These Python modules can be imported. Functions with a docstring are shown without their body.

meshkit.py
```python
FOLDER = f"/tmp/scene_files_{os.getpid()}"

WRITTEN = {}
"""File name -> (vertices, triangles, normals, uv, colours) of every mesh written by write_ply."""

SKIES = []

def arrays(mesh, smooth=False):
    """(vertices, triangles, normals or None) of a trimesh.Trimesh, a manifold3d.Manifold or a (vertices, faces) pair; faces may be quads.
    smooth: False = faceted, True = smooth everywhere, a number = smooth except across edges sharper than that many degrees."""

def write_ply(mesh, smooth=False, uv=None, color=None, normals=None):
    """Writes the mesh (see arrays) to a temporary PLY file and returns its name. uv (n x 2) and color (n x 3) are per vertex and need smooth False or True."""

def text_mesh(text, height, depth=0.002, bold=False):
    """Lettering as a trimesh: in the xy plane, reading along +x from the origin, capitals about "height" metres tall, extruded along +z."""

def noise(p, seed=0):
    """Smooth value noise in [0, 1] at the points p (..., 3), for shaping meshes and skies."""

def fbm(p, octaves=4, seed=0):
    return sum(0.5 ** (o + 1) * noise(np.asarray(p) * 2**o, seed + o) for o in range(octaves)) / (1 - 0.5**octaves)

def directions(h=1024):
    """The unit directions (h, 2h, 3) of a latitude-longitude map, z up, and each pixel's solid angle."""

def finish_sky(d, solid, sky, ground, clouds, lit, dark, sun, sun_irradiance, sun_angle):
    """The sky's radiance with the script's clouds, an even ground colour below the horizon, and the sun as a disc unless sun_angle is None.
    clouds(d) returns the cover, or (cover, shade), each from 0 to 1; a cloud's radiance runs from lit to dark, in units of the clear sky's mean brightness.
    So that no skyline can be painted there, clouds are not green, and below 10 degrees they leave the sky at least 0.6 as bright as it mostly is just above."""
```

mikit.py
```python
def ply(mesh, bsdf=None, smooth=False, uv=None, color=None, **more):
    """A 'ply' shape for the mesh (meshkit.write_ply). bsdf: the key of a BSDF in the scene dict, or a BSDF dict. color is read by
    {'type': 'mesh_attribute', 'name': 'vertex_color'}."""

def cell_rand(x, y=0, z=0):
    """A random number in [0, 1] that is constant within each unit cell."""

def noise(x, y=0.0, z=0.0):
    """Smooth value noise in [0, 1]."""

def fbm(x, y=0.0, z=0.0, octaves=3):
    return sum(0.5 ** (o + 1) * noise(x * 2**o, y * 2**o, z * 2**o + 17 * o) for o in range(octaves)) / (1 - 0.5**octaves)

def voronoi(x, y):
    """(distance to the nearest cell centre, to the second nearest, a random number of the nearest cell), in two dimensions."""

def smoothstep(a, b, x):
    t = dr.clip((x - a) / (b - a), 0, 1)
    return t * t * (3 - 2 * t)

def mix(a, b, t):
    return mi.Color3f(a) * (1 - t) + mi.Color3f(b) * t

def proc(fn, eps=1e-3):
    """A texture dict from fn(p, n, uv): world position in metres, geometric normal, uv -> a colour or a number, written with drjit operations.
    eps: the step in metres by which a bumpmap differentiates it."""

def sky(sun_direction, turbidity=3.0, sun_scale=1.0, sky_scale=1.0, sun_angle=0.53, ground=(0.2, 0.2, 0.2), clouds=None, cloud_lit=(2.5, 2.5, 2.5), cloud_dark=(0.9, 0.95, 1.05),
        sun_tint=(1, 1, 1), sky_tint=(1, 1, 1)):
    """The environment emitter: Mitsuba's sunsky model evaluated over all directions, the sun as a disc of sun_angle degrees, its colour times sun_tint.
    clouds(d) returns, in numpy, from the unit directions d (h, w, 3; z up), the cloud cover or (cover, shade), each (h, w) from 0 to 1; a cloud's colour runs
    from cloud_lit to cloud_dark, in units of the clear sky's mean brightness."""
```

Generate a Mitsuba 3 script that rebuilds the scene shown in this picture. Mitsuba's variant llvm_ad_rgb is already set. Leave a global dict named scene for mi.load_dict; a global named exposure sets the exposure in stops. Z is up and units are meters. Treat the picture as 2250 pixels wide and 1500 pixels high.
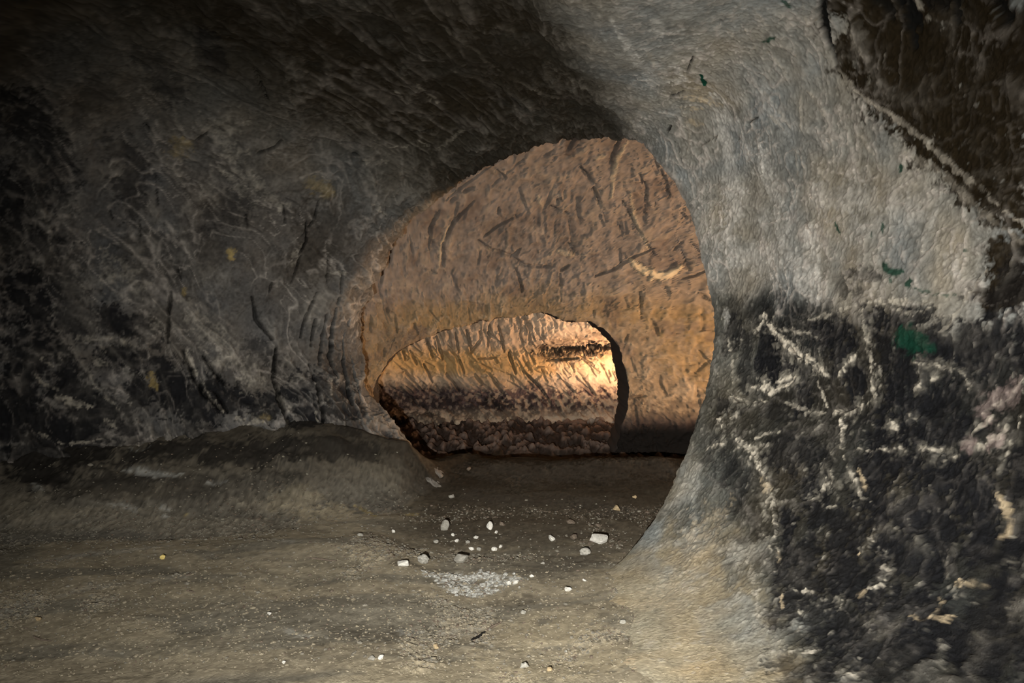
import math
import numpy as np, trimesh, mitsuba as mi, mikit, meshkit
import drjit as dr
from scipy.interpolate import PchipInterpolator, Akima1DInterpolator, RegularGridInterpolator
from scipy.ndimage import map_coordinates
from scipy.spatial import cKDTree
from mikit import noise as dnoise, fbm as dfbm, mix, smoothstep as dstep, proc

T = mi.ScalarTransform4f
scene, labels = {}, {}
exposure = 0.0

# ------------------------------------------------------------------ camera and lights
scene['camera'] = {'type': 'perspective', 'fov': 2 * math.degrees(math.atan(1125 / 2000)), 'fov_axis': 'x', 'near_clip': 0.02,
                   'to_world': T().look_at(origin=[0, 0, 1.4], target=[0, 8, 0.4], up=[0, 0, 1])}
# a hand torch held beside the viewer, warm pot lamps hidden in the two chambers beyond
TORCH_POS, TORCH_AIM, TORCH_RGB = [-0.16, -0.20, 1.22], [0.44, 4.0, 0.10], [86.0, 82.0, 73.0]
POT_LAMP = dict(pos=(2.65, 4.95, 0.02), rgb=(1.0, 0.62, 0.33), power=26.0, bulb=0.014)
GRAZE_LAMP = dict(pos=(1.12, 7.02, 0.04), rgb=(1.0, 0.60, 0.33), power=8.0, bulb=0.014)
scene['torch_beam'] = {'type': 'spot', 'intensity': {'type': 'rgb', 'value': TORCH_RGB}, 'cutoff_angle': 42.5, 'beam_width': 6.0,
                       'to_world': T().look_at(origin=TORCH_POS, target=TORCH_AIM, up=[0, 0, 1])}

# ------------------------------------------------------------------ noise and helpers
_tab = np.random.default_rng(7).random((64, 64, 64)).astype(np.float32)


def vn(p, s=1.0, seed=0):
    """value noise in [0,1] at world points p times frequency s (s may be three numbers)"""
    q = np.asarray(p) * np.asarray(s, float) + (seed * 17.37 + 5.1, seed * 9.71 + 2.3, seed * 23.13 + 7.7)
    i = np.floor(q)
    t = q - i
    t = t * t * t * (t * (t * 6 - 15) + 10)
    return map_coordinates(_tab, (i + t).T, order=1, mode='grid-wrap', output=np.float32)


def fb(p, s=1.0, o=4, seed=0, gain=0.5):
    a = w = 0.0
    for k in range(o):
        a = a + gain**k * vn(p, np.asarray(s, float) * 2.03**k, seed + k * 3)
        w += gain**k
    return a / w


def ridge(p, s=1.0, o=3, seed=0):
    """thin bright veins where it nears 1"""
    a = w = 0.0
    for k in range(o):
        a = a + 0.55**k * (1 - np.abs(2 * vn(p, np.asarray(s, float) * 2.1**k, seed + 5 * k) - 1))
        w += 0.55**k
    return a / w


def ss(a, b, x):
    t = np.clip((x - a) / (b - a), 0, 1)
    return t * t * (3 - 2 * t)


def grid_faces(n, m, flip=False):
    i, j = np.meshgrid(np.arange(n - 1), np.arange(m - 1), indexing='ij')
    a = (i * m + j).ravel()
    q = np.stack([a, a + m, a + m + 1, a + 1], 1)
    f = np.vstack([q[:, [0, 1, 2]], q[:, [0, 2, 3]]])
    return f[:, ::-1] if flip else f


def normals(V, f):
    fn = np.cross(V[f[:, 1]] - V[f[:, 0]], V[f[:, 2]] - V[f[:, 0]])
    n = np.zeros_like(V)
    for k in range(3):
        for c in range(3):
            n[:, c] += np.bincount(f[:, k], fn[:, c], len(V))
    return n / np.maximum(np.linalg.norm(n, axis=1, keepdims=True), 1e-12)


def shape(V, f, n, col, bsdf, uv=None):
    path = meshkit.write_ply((V, f), False, uv, col, normals=n)
    return {'type': 'ply', 'filename': path, 'face_normals': False, 'bsdf': {'type': 'ref', 'id': bsdf}}


def put(key, s, label=None, category=None, group=None, kind=None):
    scene[key] = s
    d = {k: v for k, v in (('label', label), ('category', category), ('group', group), ('kind', kind)) if v}
    if d:
        labels[key] = d


def near(P, pts, reach):
    """distance from every vertex to a dense set of points (capped at reach), and which point"""
    d, i = cKDTree(pts).query(P, distance_upper_bound=reach, workers=-1)
    return np.minimum(d, reach), i


def polyline(pts, step=0.006):
    pts = np.asarray(pts, float)
    out = []
    for a, b in zip(pts[:-1], pts[1:]):
        n = max(2, int(np.linalg.norm(b - a) / step))
        out.append(a + (b - a) * np.linspace(0, 1, n, endpoint=False)[:, None])
    return np.vstack(out + [pts[-1:]])


def warp(P, amp, s, seed):
    return P + amp * (np.stack([vn(P, s, seed + k) for k in range(3)], 1) - 0.5)


# ------------------------------------------------------------------ the near chamber: a tube of control points (column around, station along)
CAVE = np.array([[-0.530,4.000,-0.800],[-0.311,3.290,-0.220],[-0.265,3.050,-0.098],[-0.176,2.900,-0.089],[-0.094,2.740,-0.083],[-0.033,2.450,-0.079],[0.026,1.900,-0.033],[0.100,-1.500,-0.120],[-0.147,4.150,-0.802],[-0.046,3.440,-0.190],[-0.025,3.200,-0.062],[0.055,2.980,-0.047],[0.123,2.740,-0.037],[0.170,2.360,-0.024],[0.220,1.800,0.042],[0.350,-1.500,-0.020],[0.214,4.370,-0.817],[0.192,3.660,-0.197],[0.188,3.420,-0.067],[0.288,3.140,-0.030],[0.366,2.840,0.005],[0.423,2.450,0.032],[0.424,1.800,0.095],[0.650,-1.500,0.100],[0.686,4.570,-0.703],[0.500,3.860,-0.112],[0.461,3.620,0.012],[0.566,3.340,0.053],[0.666,2.920,0.079],[0.712,2.420,0.076],[0.687,1.750,0.132],[0.950,-1.500,0.280],[1.006,4.730,-0.501],[0.699,4.020,0.037],[0.635,3.780,0.150],[0.756,3.520,0.189],[0.899,3.060,0.215],[0.988,2.420,0.198],[1.011,1.750,0.233],[1.150,-1.500,0.500],[1.398,4.930,-0.010],[0.916,4.220,0.380],[0.815,3.980,0.462],[0.927,3.740,0.509],[1.114,3.220,0.548],[1.302,2.380,0.543],[1.317,1.700,0.603],[1.250,-1.500,0.800],[1.682,5.100,0.790],[1.067,4.390,0.874],[0.939,4.150,0.892],[1.056,3.920,0.920],[1.244,3.360,0.980],[1.430,2.520,1.059],[1.484,1.750,1.119],[1.350,-1.500,1.150],[1.621,5.250,1.524],[1.037,4.540,1.316],[0.914,4.300,1.273],[1.059,4.060,1.340],[1.267,3.480,1.434],[1.486,2.680,1.544],[1.517,1.850,1.598],[1.400,-1.500,1.600],[1.417,5.370,2.052],[0.940,4.660,1.656],[0.840,4.420,1.573],[0.972,4.160,1.684],[1.151,3.600,1.871],[1.380,2.800,2.095],[1.317,1.900,2.198],[1.200,-1.500,2.000],[1.141,5.530,2.403],[0.783,4.820,1.897],[0.708,4.580,1.790],[0.797,4.240,1.944],[0.891,3.720,2.132],[0.984,3.050,2.297],[0.905,2.100,2.420],[0.750,-1.500,2.300],[0.994,5.670,2.527],[0.694,4.960,1.984],[0.631,4.720,1.870],[0.532,4.360,1.987],[0.390,3.920,2.098],[0.233,3.340,2.229],[0.085,2.400,2.429],[0.200,-1.500,2.400],[0.589,5.730,2.585],[0.432,5.230,2.017],[0.402,4.980,1.911],[0.259,4.620,2.022],[0.071,4.160,2.160],[-0.126,3.500,2.317],[-0.274,2.600,2.549],[-0.400,-1.500,2.500],[-0.007,5.900,2.560],[0.052,5.400,1.973],[0.063,5.150,1.864],[-0.107,4.860,2.001],[-0.395,4.400,2.184],[-0.693,3.750,2.365],[-0.918,2.700,2.593],[-1.000,-1.500,2.550],[-0.717,6.000,2.274],[-0.385,5.500,1.786],[-0.323,5.250,1.695],[-0.529,5.020,1.864],[-0.992,4.580,2.108],[-1.453,3.950,2.380],[-1.812,2.900,2.553],[-1.800,-1.500,2.400],[-1.261,6.050,1.757],[-0.741,5.550,1.478],[-0.644,5.300,1.426],[-0.866,5.080,1.587],[-1.464,4.780,1.865],[-2.220,4.300,2.186],[-2.641,3.200,2.312],[-2.500,-1.500,2.100],[-1.558,6.070,1.096],[-0.969,5.570,1.063],[-0.859,5.320,1.057],[-1.107,5.100,1.173],[-1.780,4.880,1.400],[-2.657,4.550,1.645],[-3.386,3.600,1.836],[-3.000,-1.500,1.700],[-1.613,6.070,0.569],[-1.040,5.570,0.709],[-0.933,5.320,0.735],[-1.164,5.080,0.804],[-1.836,4.840,0.905],[-2.719,4.500,1.019],[-3.549,3.600,1.222],[-3.200,-1.500,1.300],[-1.484,6.010,0.120],[-0.964,5.510,0.400],[-0.867,5.260,0.452],[-1.108,5.020,0.477],[-1.803,4.760,0.464],[-2.709,4.420,0.508],[-3.521,3.500,0.657],[-3.200,-1.500,0.900],[-1.301,5.950,-0.135],[-0.836,5.450,0.228],[-0.749,5.200,0.296],[-0.995,4.940,0.287],[-1.704,4.660,0.241],[-2.603,4.280,0.223],[-3.368,3.300,0.300],[-3.100,-1.500,0.500],[-1.025,5.890,-0.417],[-0.649,5.390,0.037],[-0.578,5.140,0.122],[-0.806,4.840,0.120],[-1.493,4.500,0.068],[-2.385,4.100,0.011],[-3.205,3.100,0.031],[-3.000,-1.500,0.100],[-0.683,5.800,-0.674],[-0.420,5.300,-0.146],[-0.371,5.050,-0.047],[-0.569,4.700,-0.066],[-1.259,4.300,-0.125],[-2.125,3.900,-0.194],[-3.038,2.900,-0.203],[-2.900,-1.500,-0.300],[-0.549,5.780,-0.823],[-0.338,5.280,-0.272],[-0.298,5.030,-0.169],[-0.495,4.660,-0.228],[-1.162,4.250,-0.291],[-2.030,3.850,-0.363],[-3.015,2.850,-0.418],[-2.800,-1.500,-0.600]]).reshape(22,8,3)
LABEL_COL = (10.0, 14.2)      # columns where the right wall ends and the left wall starts


def spline(x, y, xx):
    return Akima1DInterpolator(x, y, axis=0)(xx)


def cave_base(nc, dens):
    """points (column, station, 3) of the smooth near chamber"""
    st = np.concatenate([np.linspace(0, 1, 10, endpoint=False), np.linspace(1, 2, int(30 * dens), endpoint=False), np.linspace(2, 3, int(95 * dens), endpoint=False),
                         np.linspace(3, 4, int(150 * dens), endpoint=False), np.linspace(4, 5, int(150 * dens), endpoint=False), np.linspace(5, 6, int(40 * dens), endpoint=False), np.linspace(6, 7, 14)])
    A = spline(np.arange(8), CAVE.transpose(1, 0, 2), st).transpose(1, 0, 2)           # columns x stations
    w = np.linalg.norm(np.diff(CAVE[:, 4], axis=0), axis=1) / np.linalg.norm(CAVE[1:, 4] * 0.5 + CAVE[:-1, 4] * 0.5 - [0, 0, 1.4], axis=1)
    t = np.interp(np.linspace(0, 1, nc), np.concatenate([[0], np.cumsum(w)]) / w.sum(), np.arange(len(CAVE)))
    return spline(np.arange(len(CAVE)), A, t), t, st


# ------------------------------------------------------------------ the second chamber's back wall with its low doorway
DOOR = np.array([(-0.925,0.112),(-0.941,0.309),(-0.854,0.473),(-0.691,0.619),(-0.401,0.716),(-0.080,0.774),(0.208,0.806),(0.384,0.780),(0.561,0.741),(0.700,0.628),(0.796,0.456),(0.831,0.276),(0.809,0.046),(0.735,-0.220),
                 (0.70, -0.42), (0.0, -0.58), (-0.95, -0.50), (-1.0, -0.15)])
PLAN = np.array([(-1.9, -1.22, 5.35), (-1.5, -1.16, 5.6), (-1.2, -1.07, 5.85), (-0.9, -0.90, 6.06), (-0.5, -0.5, 6.26), (0.0, 0.0, 6.36), (0.8, 0.8, 6.40), (1.7, 1.7, 6.32), (2.6, 2.55, 6.0), (3.6, 3.35, 5.45), (4.6, 3.9, 4.6), (5.2, 4.0, 4.0)])
_px, _py = PchipInterpolator(PLAN[:, 0], PLAN[:, 1]), PchipInterpolator(PLAN[:, 0], PLAN[:, 2])


def lift(q, z):
    lean = np.clip(z - 0.75, 0, None)
    zz = np.where(z < 1.5, z, 1.5 + 0.72 * np.tanh((z - 1.5) / 0.72))
    back = 0.42 * (lean / 1.3) ** 2
    x, y = _px(q), _py(q)
    cx, cy = 1.2, 4.4
    r = np.maximum(np.hypot(x - cx, y - cy), 1e-3)
    return np.stack([x - (x - cx) / r * back, y - (y - cy) / r * back, zz], -1)


def back_base(n, m):
    ang = np.linspace(0, 2 * np.pi, n)
    c = np.array([0.0, 0.18])
    d = np.vstack([DOOR, DOOR[:1]])
    s = np.concatenate([[0], np.cumsum(np.linalg.norm(np.diff(d, axis=0), axis=1))])
    w = np.where(d[:-1, 1] + d[1:, 1] < -0.5, 0.2, 1.0) * np.diff(s)
    t = np.interp(np.linspace(0, 1, n), np.concatenate([[0], np.cumsum(w)]) / w.sum(), s)
    ring = PchipInterpolator(s, d)(t)
    k = np.arange(n) / n * s[-1]
    rag = (meshkit.fbm(np.stack([ring[:, 0] * 9, ring[:, 1] * 9, ring[:, 0] * 0], 1), 4, 3) - 0.5) * 0.05
    dirs = ring - c
    dirs /= np.linalg.norm(dirs, axis=1, keepdims=True)
    ring = ring + dirs * rag[:, None]
    ring[-1] = ring[0]
    lo, hi = np.array([-1.88, -0.6]), np.array([5.1, 3.6])
    far = np.minimum(np.where(dirs[:, 0] > 0, (hi[0] - c[0]) / np.maximum(dirs[:, 0], 1e-6), (lo[0] - c[0]) / np.minimum(dirs[:, 0], -1e-6)),
                     np.where(dirs[:, 1] > 0, (hi[1] - c[1]) / np.maximum(dirs[:, 1], 1e-6), (lo[1] - c[1]) / np.minimum(dirs[:, 1], -1e-6)))
    outer = c + dirs * far[:, None]
    u = np.linspace(0, 1, m) ** 1.25
    qz = ring[:, None] * (1 - u[None, :, None]) + outer[:, None] * u[None, :, None]
    P = lift(qz[..., 0], qz[..., 1])
    e = np.array([(-0.42, 0.05), (-0.30, 0.012), (-0.16, 0.0), (-0.07, -0.004), (-0.025, -0.002), (-0.008, 0.001)])     # the reveal: depth behind the face, widening
    e = np.tile(e[None], (n, 1, 1))
    e[..., 1] -= 0.06 * (-e[..., 0] / 0.42) * ss(0.2, 0.7, dirs[:, :1])          # the right jamb leans in behind
    rev = P[:, :1] + np.stack([dirs[:, None, 0] * e[..., 1], -e[..., 0], dirs[:, None, 1] * e[..., 1]], -1)
    return np.concatenate([rev, P], 1), qz, e.shape[1]


def far_base(n, m):
    k = n * 4 // 5
    q, z = np.meshgrid(np.concatenate([np.linspace(-2.3, -1.3, n - k - n // 10, endpoint=False), np.linspace(-1.3, 1.1, k, endpoint=False), np.linspace(1.1, 2.3, n // 10)]),
                       np.concatenate([np.linspace(-0.5, -0.25, m // 12, endpoint=False), np.linspace(-0.25, 0.9, m - m // 12 - m // 6, endpoint=False), np.linspace(0.9, 2.0, m // 6)]), indexing='ij')
    lean = np.clip(z - 0.25, 0, None)
    y = 7.55 - 0.30 * lean**2 - 0.35 * np.clip(-q - 0.7, 0, None) ** 2 - 0.25 * np.clip(q - 1.2, 0, None) ** 2 - 0.10 * ss(0.0, -0.3, z)
    return np.stack([q, y, np.where(z < 1.2, z, 1.2 + 0.4 * np.tanh((z - 1.2) / 0.4))], -1), q, z


# ------------------------------------------------------------------ the floor
_bx = np.array([-5, -2.6, -2.13, -1.5, -1.06, -0.59, -0.36, -0.1, 0.3, 5])
_by = np.array([3.6, 3.72, 3.80, 3.92, 4.06, 4.40, 4.95, 5.7, 9.0, 9.0])


def floor_z(x, y):
    p = np.stack([x, y, np.zeros_like(x)], -1)
    sh = p.shape[:-1]
    p = p.reshape(-1, 3)
    xf, yf = p[:, 0], p[:, 1]
    d = yf - np.interp(xf, _bx, _by)
    z = 0.42 * ss(0.0, 1.15, d) * ss(5.35, 4.9, yf) + 0.10 * ss(0.25, 0.45, d) * (1 - ss(0.5, 0.9, d)) * 0.3
    lip = np.interp(xf, [-3, -1.6, -1.0, -0.72, -0.48, -0.34, -0.15, 0.2], [3.70, 3.95, 4.02, 3.98, 3.80, 3.62, 3.3, 2.9]) - yf
    z = z + 0.05 * ss(-0.22, 0.22, lip) * ss(0.0, -0.5, xf) - 0.01
    z = z - 0.03 * ss(3.4, 4.2, yf) * ss(-0.7, -0.2, xf) * ss(5.6, 5.0, yf) - 0.20 * ss(5.35, 6.25, yf)
    z = z + 0.05 * (fb(p, 1.5, 3, 11) - 0.5) + 0.022 * (fb(p, (4.0, 7.0, 1), 3, 12) - 0.5)
    return z.reshape(sh)


FEAT = {
  'soot': [
    (0.095,0.9,[(1.10,3.85,0.93),(1.07,3.82,0.84),(1.09,3.74,0.80)]),
    (0.062,0.9,[(1.14,3.65,0.85),(1.12,3.66,0.82)]),
    (0.082,0.95,[(1.21,3.55,1.01),(1.24,3.40,1.00),(1.24,3.34,0.94)]),
    (0.052,1,[(1.24,3.28,0.87),(1.23,3.23,0.84)]),
    (0.046,0.95,[(1.13,3.53,0.75),(1.12,3.52,0.71)]),
    (0.071,0.75,[(1.04,3.50,0.54),(1.09,3.36,0.57),(1.11,3.27,0.57)]),
    (0.048,0.55,[(0.87,3.74,0.43),(0.89,3.66,0.41)]),
    (0.065,0.95,[(1.28,3.02,0.84),(1.31,2.88,0.85),(1.33,2.79,0.84)]),
    (0.085,1,[(1.25,2.98,0.72),(1.29,2.82,0.74),(1.33,2.71,0.81)]),
    (0.076,1,[(1.22,2.96,0.63),(1.28,2.75,0.66),(1.32,2.58,0.66)]),
    (0.078,1,[(1.23,2.72,0.55),(1.26,2.56,0.55),(1.30,2.52,0.60)]),
    (0.068,1,[(1.33,2.52,0.66),(1.29,2.41,0.53)]),
    (0.072,0.95,[(1.18,2.96,0.56),(1.18,2.83,0.50)]),
    (0.061,0.8,[(1.08,3.21,0.48),(1.07,3.08,0.42),(1.10,2.86,0.40)]),
    (0.065,0.9,[(1.15,2.70,0.43),(1.19,2.53,0.42)]),
    (0.081,0.85,[(1.04,2.83,0.31),(1.08,2.71,0.32),(1.10,2.53,0.31)]),
    (0.080,0.8,[(0.99,3.00,0.29),(0.90,2.80,0.18)]),
    (0.074,0.75,[(0.97,2.61,0.20),(1.01,2.47,0.22),(1.08,2.34,0.26)]),
    (0.065,0.9,[(1.16,2.26,0.32),(1.18,2.12,0.35),(1.22,2.08,0.40)]),
    (0.068,0.95,[(1.27,2.26,0.46),(1.32,2.28,0.54)]),
    (0.040,1,[(1.29,3.24,1.09),(1.32,3.11,1.09),(1.36,2.96,1.12)]),
    (0.080,1,[(1.38,2.78,1.05),(1.41,2.65,1.09),(1.43,2.53,1.10)]),
    (0.057,1,[(1.35,2.87,1.03),(1.37,2.78,1.02)]),
    (0.045,0.8,[(0.980,4.107,0.991),(0.983,4.021,0.877)]),
    (0.031,0.7,[(1.028,3.961,0.915),(1.001,3.922,0.810),(1.004,3.844,0.723)]),
    (0.034,0.6,[(1.257,3.468,1.185),(1.282,3.350,1.167)]),
    (0.027,0.7,[(1.273,3.422,1.230),(1.316,3.233,1.224)]),
    (0.053,0.55,[(1.43,2.67,1.21),(1.46,2.62,1.27)]),
    (0.053,0.6,[(1.05,2.30,0.23),(0.95,2.40,0.17)]),
    (0.068,0.9,[(1.29,3.05,0.91),(1.31,2.99,0.95)]),
    (0.062,0.8,[(1.29,3.14,0.99),(1.29,3.09,0.94)]),
    (0.041,0.75,[(1.35,2.78,0.91),(1.34,2.73,0.85)]),
    (0.050,0.6,[(0.92,3.90,0.63),(0.95,3.83,0.62)]),
    (0.034,0.5,[(0.870,3.828,0.488),(0.847,3.806,0.433)]),
    (0.053,0.45,[(0.94,3.56,0.42),(0.90,3.52,0.34)]),
    (0.036,0.5,[(1.084,3.581,0.677),(1.048,3.645,0.645)]),
    (0.037,0.95,[(0.992,3.232,0.357),(0.963,3.097,0.285),(0.936,2.972,0.234)]),
    (0.036,0.8,[(1.38,2.44,0.78),(1.37,2.39,0.69)]),
    (0.072,0.9,[(1.14,2.49,0.34),(1.14,2.32,0.31),(1.07,2.38,0.26)]),
    (0.066,0.8,[(1.22,2.27,0.40),(1.22,2.16,0.39)]),
    (0.053,0.7,[(0.96,2.72,0.21),(1.01,2.61,0.23)]),
    (0.063,0.7,[(0.81,2.59,0.11),(0.88,2.48,0.14)]),
    (0.053,0.5,[(1.07,3.97,1.02),(0.98,4.12,1.05)]),
    (0.040,0.55,[(1.144,3.838,1.095),(1.198,3.649,1.091),(1.236,3.492,1.070)]),
    (0.071,1,[(-2.11,4.75,0.91),(-2.05,4.76,0.88)]),
    (0.062,0.8,[(-1.99,4.79,0.89),(-1.92,4.80,0.82)]),
    (0.071,0.9,[(-2.09,4.72,0.71),(-1.94,4.77,0.68),(-1.79,4.80,0.60)]),
    (0.086,1,[(-1.92,4.75,0.56),(-1.76,4.79,0.51),(-1.67,4.79,0.43)]),
    (0.073,1,[(-1.63,4.83,0.52),(-1.49,4.86,0.47),(-1.35,4.89,0.41)]),
    (0.064,0.9,[(-1.34,4.92,0.48),(-1.29,4.91,0.41)]),
    (0.076,0.9,[(-1.22,4.98,0.50),(-1.09,5.04,0.51),(-0.97,5.11,0.47)]),
    (0.085,0.9,[(-1.16,4.91,0.33),(-1.03,5.01,0.39),(-0.91,5.06,0.37)]),
    (0.138,0.9,[(-2.46,4.62,1.08),(-2.40,4.60,0.80),(-2.49,4.53,0.60)]),
    (0.136,0.95,[(-2.52,4.49,0.49),(-2.36,4.50,0.35),(-2.21,4.58,0.36)]),
    (0.093,0.9,[(-2.30,4.62,0.61),(-2.17,4.62,0.44),(-2.05,4.65,0.39)]),
    (0.117,0.7,[(-2.33,4.68,1.12),(-2.25,4.69,0.93)]),
    (0.139,0.8,[(-2.50,4.62,1.58),(-2.46,4.64,1.31)]),
    (0.137,0.7,[(-2.35,4.52,1.93),(-2.35,4.65,1.67)]),
    (0.088,0.9,[(-2.40,4.41,0.26),(-2.27,4.36,0.18)]),
    (0.066,0.7,[(-2.16,4.30,0.10),(-1.99,4.42,0.14),(-1.83,4.47,0.12)]),
    (0.068,0.6,[(-1.71,4.45,0.08),(-1.50,4.52,0.09),(-1.33,4.58,0.09)]),
    (0.061,0.7,[(-1.72,4.64,0.22),(-1.68,4.72,0.30)]),
    (0.100,0.6,[(-0.93,5.00,0.31),(-0.78,5.04,0.25)]),
    (0.074,0.5,[(-1.57,4.92,1.47),(-1.47,4.92,1.54)]),
    (0.071,0.6,[(-1.99,4.70,1.79),(-1.94,4.77,1.68),(-2.00,4.80,1.54)]),
    (0.052,0.6,[(-1.404,4.298,2.246),(-1.411,4.438,2.170)]),
    (0.067,0.5,[(-1.69,4.39,2.18),(-1.66,4.56,2.06)]),
    (0.052,0.6,[(-1.024,5.131,0.628),(-0.957,5.179,0.568)]),
    (0.068,0.4,[(-1.97,4.47,2.09),(-2.11,4.57,1.93)]),
    (0.055,0.5,[(-1.413,4.959,0.755),(-1.344,4.975,0.677)]),
    (0.064,0.6,[(0.895,6.399,0.092),(1.090,6.390,0.060),(1.314,6.370,0.064)]),
    (0.038,0.7,[(0.894,6.399,0.174),(0.863,6.399,0.108)]),
    (0.051,0.5,[(1.152,6.385,0.144),(1.343,6.367,0.148)]),
    (0.042,0.7,[(0.372,6.057,1.902),(0.402,5.990,1.968)]),
    (0.075,0.35,[(-0.139,6.247,1.400),(-0.016,6.280,1.338)]),
    (0.094,0.3,[(0.23,6.26,1.46),(0.42,6.31,1.34)]),
    (0.061,0.4,[(-0.846,6.099,0.576),(-0.759,6.151,0.631)]),
    (0.096,0.9,[(0.90,6.40,-0.06),(1.28,6.37,-0.05)]),  # this stroke and the next paint the shade at the back wall's foot
    (0.096,1,[(0.90,6.40,-0.17),(1.22,6.38,-0.17)]),
    (0.053,1,[(0.209,7.545,0.380),(0.362,7.546,0.361),(0.514,7.545,0.380)]),
    (0.045,1,[(0.399,7.538,0.450),(0.627,7.539,0.438),(0.836,7.537,0.458)]),
    (0.045,1,[(0.628,7.546,0.361),(0.837,7.544,0.388)]),
    (0.034,0.8,[(0.286,7.548,0.322),(0.515,7.549,0.310)]),
    (0.083,0.9,[(-1.048,7.508,0.001),(-0.785,7.537,-0.063),(-0.479,7.532,-0.082)]),
    (0.075,0.8,[(-0.478,7.516,-0.117),(-0.172,7.506,-0.135),(0.134,7.516,-0.117)]),
    (0.068,1,[(-0.249,7.532,-0.082),(-0.096,7.523,-0.099)]),
    (0.060,0.5,[(0.210,7.506,-0.135),(0.591,7.496,-0.160)]),
    (0.053,0.6,[(0.517,7.532,-0.082),(0.669,7.523,-0.099)]),
    (0.112,0.9,[(-1.04,7.43,-0.22),(-0.67,7.46,-0.24)]),
    (0.045,0.7,[(0.172,7.550,-0.007),(0.306,7.532,-0.082)]),
    (0.053,0.6,[(-0.709,7.550,0.032),(-0.441,7.550,0.012)]),
    (0.053,0.5,[(0.624,7.519,0.574),(0.815,7.532,0.497)]),
    (0.038,0.6,[(0.436,7.535,0.477),(0.625,7.529,0.516)]),
    (0.045,0.5,[(-1.010,7.516,0.076),(-0.861,7.541,0.053)]),
    (0.087,0.9,[(-2.40,4.40,0.26),(-2.24,4.30,0.19)]),
    (0.064,0.7,[(-2.11,4.21,0.13),(-1.94,4.32,0.17),(-1.77,4.33,0.16)]),
    (0.065,0.6,[(-1.64,4.29,0.13),(-1.44,4.35,0.13),(-1.28,4.41,0.14)]),
    (0.060,0.7,[(-1.68,4.53,0.25),(-1.66,4.68,0.31)]),
    (0.090,0.9,[(-2.42,4.43,0.27),(-2.21,4.47,0.27),(-2.08,4.54,0.28)]),
    (0.091,0.8,[(-1.90,4.50,0.26),(-1.65,4.58,0.27)]),
    (0.092,0.8,[(-1.50,4.54,0.25),(-1.16,4.66,0.25)]),
    (0.085,0.7,[(-1.04,4.68,0.24),(-0.80,4.79,0.22)]),
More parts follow.
